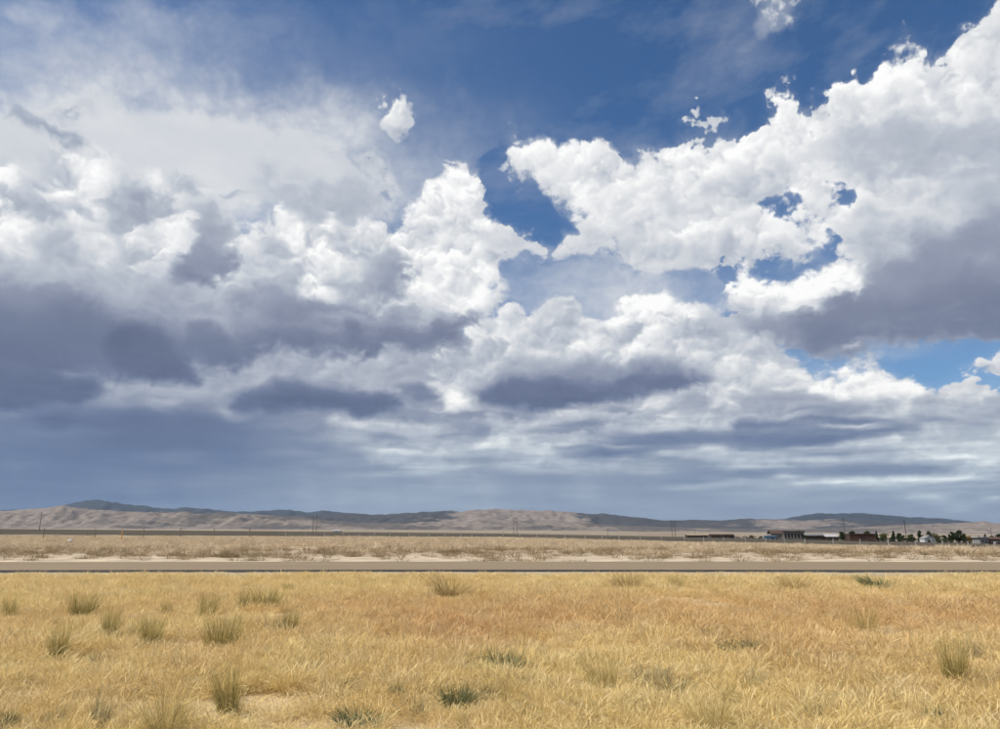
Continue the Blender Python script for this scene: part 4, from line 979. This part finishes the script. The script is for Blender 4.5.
for k in range(n):
    x0 = -w/2+k*w/n; MB().box(x0+.05, x0+w/n-.05, 0, .14, -.4, 5.0+random.uniform(-.12, .06)).build('plank', M['barn' if k % 5 else 'brick'], root)
MB().box(-w/2-.3, w/2+.3, -.35, 10.4, 5.12, 5.5).build('roof', M['brown_roof'], root)
MB().box(-2.0, 2.0, -.12, -.02, -.4, 3.6).build('door', M['barn_dark'], root)
c, w = spot(923.5, 934, 590)
root = tag(empty('white_house', c), 'small white gabled house between dark trees', 'house', 'town buildings')
MB().box(-w/2, w/2, 0, 7, -.5, 2.6).add([(-w/2, 0, 2.6), (w/2, 0, 2.6), (0, 0, 5.0), (-w/2, 7, 2.6), (w/2, 7, 2.6), (0, 7, 5.0)], [(0, 1, 2), (4, 3, 5)]).build('wall', M['white'], root)
MB().gable(-w/2, w/2, 0, 7, 2.5, 5.05, .35, .25, 'y').build('roof', M['grey'], root)
windows(root, [2.2], .9, 2.0, 1.1, M['white']); MB().box(-1.9, .3, -.12, .02, -.4, 1.9).build('door', M['barn_dark'], root)
c, w = spot(974, 980, 560)
root = tag(empty('garden_shed', c), 'tiny white shed left of the grey house at the right edge', 'shed', 'town buildings')
MB().box(-w/2, w/2, 0, 3.5, -.5, 1.7).build('wall', M['white'], root); MB().gable(-w/2, w/2, 0, 3.5, 1.7, 2.7, .2, .15).build('roof', M['white'], root)
MB().box(-.5, .5, -.1, .02, -.4, 1.4).build('door', M['grey'], root)
c, w = spot(978.5, 1006, 540)
root = tag(empty('grey_house', c), 'low grey house with pale roof and brick wing at the right edge', 'house', 'town buildings')
MB().box(-w/2, -w/2+6, 0, 8, -.5, 4.4).build('wall', M['grey'], root)
MB().box(-w/2+6.02, w/2, .6, 8, -.5, 3.2).build('wall', M['brick'], root)
MB().box(-w/2-1.2, -w/2+6.6, -.8, 8.6, 4.42, 4.75).build('roof', M['light_roof'], root)
MB().gable(-w/2+6.8, w/2, .6, 8, 3.2, 4.6, .3).build('roof', M['brown_roof'], root)
windows(root, [-w/2+2, -w/2+4.3], 1.2, 2.5, 1.2, M['white']); windows(root, [-w/2+9, -w/2+13], .9, 2.1, 1.4, M['white'], .6)
MB().box(-w/2+10.4, -w/2+11.4, .48, .62, -.4, 1.9).build('door', M['white'], root)
c, w = spot(687, 708.5, 700)
root = tag(empty('low_shed', c), 'long low brown shed with tan roof, leftmost building of the town', 'shed', 'town buildings')
MB().box(-w/2, w/2, 0, 8, -.5, 1.9).build('wall', M['shed_dark'], root); MB().gable(-w/2, w/2, 0, 8, 1.9, 2.9, .3).build('roof', M['tan_roof'], root)
MB().box(w/2-.9, w/2+.05, -.1, .02, -.4, 1.8).build('door', M['white'], root)
c, w = spot(711, 734, 690)
root = tag(empty('low_shed', c), 'long low nearly black shed right of the tan-roofed shed', 'shed', 'town buildings')
MB().box(-w/2, w/2, 0, 8, -.5, 2.3).build('wall', M['shed_dark'], root); MB().gable(-w/2, w/2, 0, 8, 2.3, 3.3, .3).build('roof', M['barn_dark'], root)
for k in (-7, -1, 5): MB().box(k-1.3, k+1.3, -.12, .02, -.4, 2.0).build('door', M['barn'], root)
c, w = spot(764, 775.5, 570)
root = tag(empty('stock_trailer', c), 'blue trailer with pale top parked before the cream building', 'trailer')
MB().box(-w/2, w/2, 0, 2.4, .55, 2.0).build('body', M['blue'], root); MB().box(-w/2+.02, w/2-.02, .02, 2.38, 2.01, 2.9).build('top', M['pale_blue'], root)
for k in (-1.0, .9, 2.0): MB().tube([(k, -.06, .38), (k, .2, .38)], .38, 12).build('wheel', M['rubber'], root)
MB().tube([(-w/2, 1.2, .65), (-w/2-1.6, 1.2, .55)], .08, 6).build('hitch', M['steel'], root)
c, w = spot(333, 340.5, 1150)
root = tag(empty('white_shed', c), 'lone white shed far out on the plain near the left twin poles', 'shed')
MB().box(-w/2, w/2, 0, 7, -.5, 1.6).build('wall', M['white'], root); MB().gable(-w/2, w/2, 0, 7, 1.6, 2.7, .3).build('roof', M['light_roof'], root)
MB().box(-1, 1, -.12, .02, -.4, 1.4).build('door', M['grey'], root)

# ---------------------------------------------------------------- trees
def tree_colour(a, b):
    def f(N, blade, share, rnd, p): return N.mixc(blade, a, b)
    return f
LEAF = {'dark': leaf_shader('dark_leaves', tree_colour((.018, .026, .013), (.042, .058, .026)), .25), 'mid': leaf_shader('green_leaves', tree_colour((.035, .045, .02), (.085, .10, .042)), .3),
        'pale': leaf_shader('pale_leaves', tree_colour((.10, .105, .05), (.20, .195, .09)), .3), 'rust': leaf_shader('rust_leaves', tree_colour((.15, .10, .04), (.34, .22, .09)), .3)}
def tree(px, top, y, wpx, kind, shape, label, cat='tree', seed=0, name=None):
    r = np.random.default_rng(seed+900); b = at_px(px, y); h = at_depth(px, top, y).z-b.z; rw = wpx*y/773/2
    name = name or {'cone': 'conifer_tree', 'bush': 'dark_bush'}.get(shape, 'broadleaf_tree')
    root = tag(empty(name, b), label, cat, 'trees and bushes of the town')
    z0 = .02*h if shape == 'bush' else .06*h
    mb = MB().tube([(0, 0, -.4), (.05*rw, 0, h*.35), (0, .05*rw, h*.8)], [.045*h, .03*h, .008*h], 7)
    for k in range(4):
        a = r.uniform(0, 6.28); mb.tube([(0, 0, h*(.25+.1*k)), (math.cos(a)*rw*.6, math.sin(a)*rw*.6, h*(.42+.11*k))], [.018*h, .006*h], 5)
    mb.build('trunk', M['bark'], root)
    V, Fc, val, hs = [], [], [], []
    lobes = []
    if shape == 'cone':
        for k in range(26):
            t = r.uniform(0, 1); a = r.uniform(0, 6.28); rr = rw*(1-t)*.75+.05*rw; lobes.append((math.cos(a)*rr*.6, math.sin(a)*rr*.6, z0+(h-z0)*t*.93, rr*.65+.06*rw, h*.09))
    else:
        for k in range(15 if shape != 'bush' else 9):
            a = r.uniform(0, 6.28); q = r.uniform(0, .72)*rw; t = r.uniform(.06, .8) if k else .86
            if k == 0: q *= .3
            lobes.append((math.cos(a)*q, math.sin(a)*q, z0+(h-z0)*t, rw*r.uniform(.3, .5), (h-z0)*r.uniform(.13, .22)))
    for (cx, cy, cz, rx, rz) in lobes:
        v0 = r.uniform(0, 1)
        for k in range(80):
            d = r.normal(size=3); d /= np.linalg.norm(d); q = r.uniform(.45, 1.05); c = np.array([cx+d[0]*rx*q, cy+d[1]*rx*q, cz+d[2]*rz*q])
            s = .07*h*r.uniform(.5, 1.2); e1 = r.normal(size=3); e1 /= np.linalg.norm(e1); e2 = np.cross(e1, d); e2 /= max(1e-6, np.linalg.norm(e2))
            o = len(V); V += [tuple(c+e1*s), tuple(c+e2*s*.6), tuple(c-e1*s), tuple(c-e2*s*.6)]; Fc.append((o, o+1, o+2, o+3)); vv = min(1, max(0, v0*.6+r.uniform(0, .5))); val += [vv]*4; hs += [0]*4
    me = blade_mesh('crown', [(V, Fc, val, hs)], LEAF[kind]); o = bpy.data.objects.new('crown', me); COL.objects.link(o); o.parent = root
TREES = [
 (841, 531.5, 580, 12, 'dark', 'round', 'rounded dark tree at the left end of the brown barn'),
 (852, 530.8, 640, 7, 'dark', 'round', 'dark treetop showing above the left half of the brown barn'),
 (867, 530.6, 640, 10, 'mid', 'round', 'green treetop showing above the right half of the brown barn'),
 (876, 530.8, 600, 5, 'dark', 'cone', 'narrow dark conifer at the right end of the brown barn'),
 (884, 533, 630, 11, 'pale', 'round', 'pale low tree between the two conifers'),
 (893, 530.8, 600, 8, 'dark', 'cone', 'broad dark conifer left of the thick utility pole'),
 (902, 535, 620, 10, 'mid', 'round', 'low green tree behind the thick utility pole'),
 (919, 530.8, 605, 9, 'dark', 'round', 'tall dark tree left of the white gabled house'),
 (928, 531.2, 625, 10, 'mid', 'round', 'lighter green tree rising behind the white gabled house'),
 (936, 534, 610, 8, 'pale', 'round', 'pale green tree right of the white gabled house'),
 (944, 535, 600, 12, 'mid', 'round', 'low spreading green tree left of the biggest dark tree'),
 (951, 531.5, 600, 7, 'dark', 'round', 'slim dark tree joined to the left of the biggest dark tree'),
 (958, 530.3, 595, 13, 'dark', 'round', 'biggest dark tree of the town, near the right edge'),
 (969, 535.5, 590, 13, 'rust', 'round', 'rusty golden tree between the biggest tree and the grey house'),
 (984, 534.5, 620, 6, 'dark', 'round', 'small dark treetop behind the roof of the grey house'),
 (1001, 533, 560, 12, 'dark', 'round', 'dark tree cut by the right edge of the picture'),
 (913, 537, 590, 7, 'dark', 'bush', 'dark bush right of the thick utility pole'),
 (737, 536, 680, 8, 'dark', 'bush', 'dark bush at the right end of the nearly black shed'),
 (745, 535.8, 660, 9, 'dark', 'bush', 'wide dark bush midway between black shed and blue trailer'),
 (753, 536.8, 650, 8, 'dark', 'bush', 'low dark bush left of the small upright bush'),
 (760.5, 535.8, 640, 5, 'dark', 'bush', 'small upright dark bush left of the blue trailer'),
 (718, 536, 720, 9, 'dark', 'bush', 'dark bush behind the nearly black shed'),
 (779, 539, 575, 6, 'rust', 'bush', 'rust-coloured bush before the grey-brown gabled house'),
 (814, 537.2, 600, 9, 'dark', 'bush', 'dark bush in front of the white-roofed long shed'),
 (830, 536.8, 610, 8, 'dark', 'bush', 'dark bush before the smaller pale-roofed shed'),
 (870, 538.5, 545, 9, 'dark', 'bush', 'low dark bush against the right half of the brown barn'),
 (881, 537.5, 580, 8, 'dark', 'bush', 'dark bush at the foot of the narrow conifer'),
 (888, 537.8, 575, 8, 'dark', 'bush', 'dark bush at the foot of the broad conifer'),
 (898, 537.5, 580, 9, 'dark', 'bush', 'dark bush left of the foot of the thick pole'),
 (907, 538, 575, 8, 'dark', 'bush', 'dark bush right against the foot of the thick pole'),
 (938, 538, 570, 9, 'dark', 'bush', 'dark bush right of the white gabled house wall'),
 (964, 536.5, 585, 9, 'dark', 'bush', 'dark bush at the right foot of the biggest dark tree'),
 (949, 538, 570, 9, 'dark', 'bush', 'dark bush before the slim dark tree'),
 (991, 535.5, 600, 11, 'dark', 'round', 'dark tree rising behind the brick wing at the right edge'),
 (790, 538.8, 570, 8, 'dark', 'bush', 'low dark bush before the windows of the cream building'),
 (728, 537.5, 660, 10, 'dark', 'bush', 'low dark bush before the nearly black shed'),
 (703, 538.2, 670, 8, 'dark', 'bush', 'low dark bush at the right end of the tan-roofed shed'),
 (881.5, 533.5, 640, 9, 'dark', 'round', 'dark tree behind the pale low tree between the conifers'),
 (898.5, 533, 640, 9, 'dark', 'round', 'dark tree between the broad conifer and the thick pole'),
 (911, 534, 640, 10, 'mid', 'round', 'green tree behind the bush right of the thick pole'),
 (933, 533.5, 650, 9, 'dark', 'round', 'dark tree behind the right corner of the white gabled house'),
 (963, 533.5, 640, 9, 'mid', 'round', 'green tree half hidden by the biggest dark tree, on its right'),
 (977, 536, 640, 10, 'dark', 'round', 'dark tree behind the tiny white shed'),
 (832, 534.5, 660, 9, 'dark', 'round', 'dark tree behind the smaller pale-roofed shed'),
 (812, 535, 690, 10, 'dark', 'round', 'dark tree behind the white-roofed long shed'),
 (768, 535, 660, 8, 'dark', 'round', 'dark tree behind the blue trailer'),
 (751, 535, 700, 9, 'dark', 'round', 'dark tree behind the low bushes left of the trailer'),
 (803.5, 534.5, 590, 4, 'dark', 'round', 'narrow dark tree at the right corner of the cream building'),
]
for i, (px, top, y, w, kind, shape, label) in enumerate(TREES): tree(px, top, y, w, kind, shape, label, 'bush' if shape == 'bush' else 'tree', i)

# ---------------------------------------------------------------- haze
m = bpy.data.materials.new('thin_air'); m.use_nodes = True; t = m.node_tree; t.nodes.clear()
pv = t.nodes.new('ShaderNodeVolumePrincipled'); pv.inputs['Color'].default_value = (.60, .77, 1.0, 1); pv.inputs['Density'].default_value = HAZE; pv.inputs['Anisotropy'].default_value = .2
mo = t.nodes.new('ShaderNodeOutputMaterial'); t.links.new(pv.outputs[0], mo.inputs['Volume'])
hz = MB().box(-33000, 33000, -29000, 29000, -140, 930).build('haze', m); tag(hz, 'thin blue air over the plain', 'haze', kind='stuff')
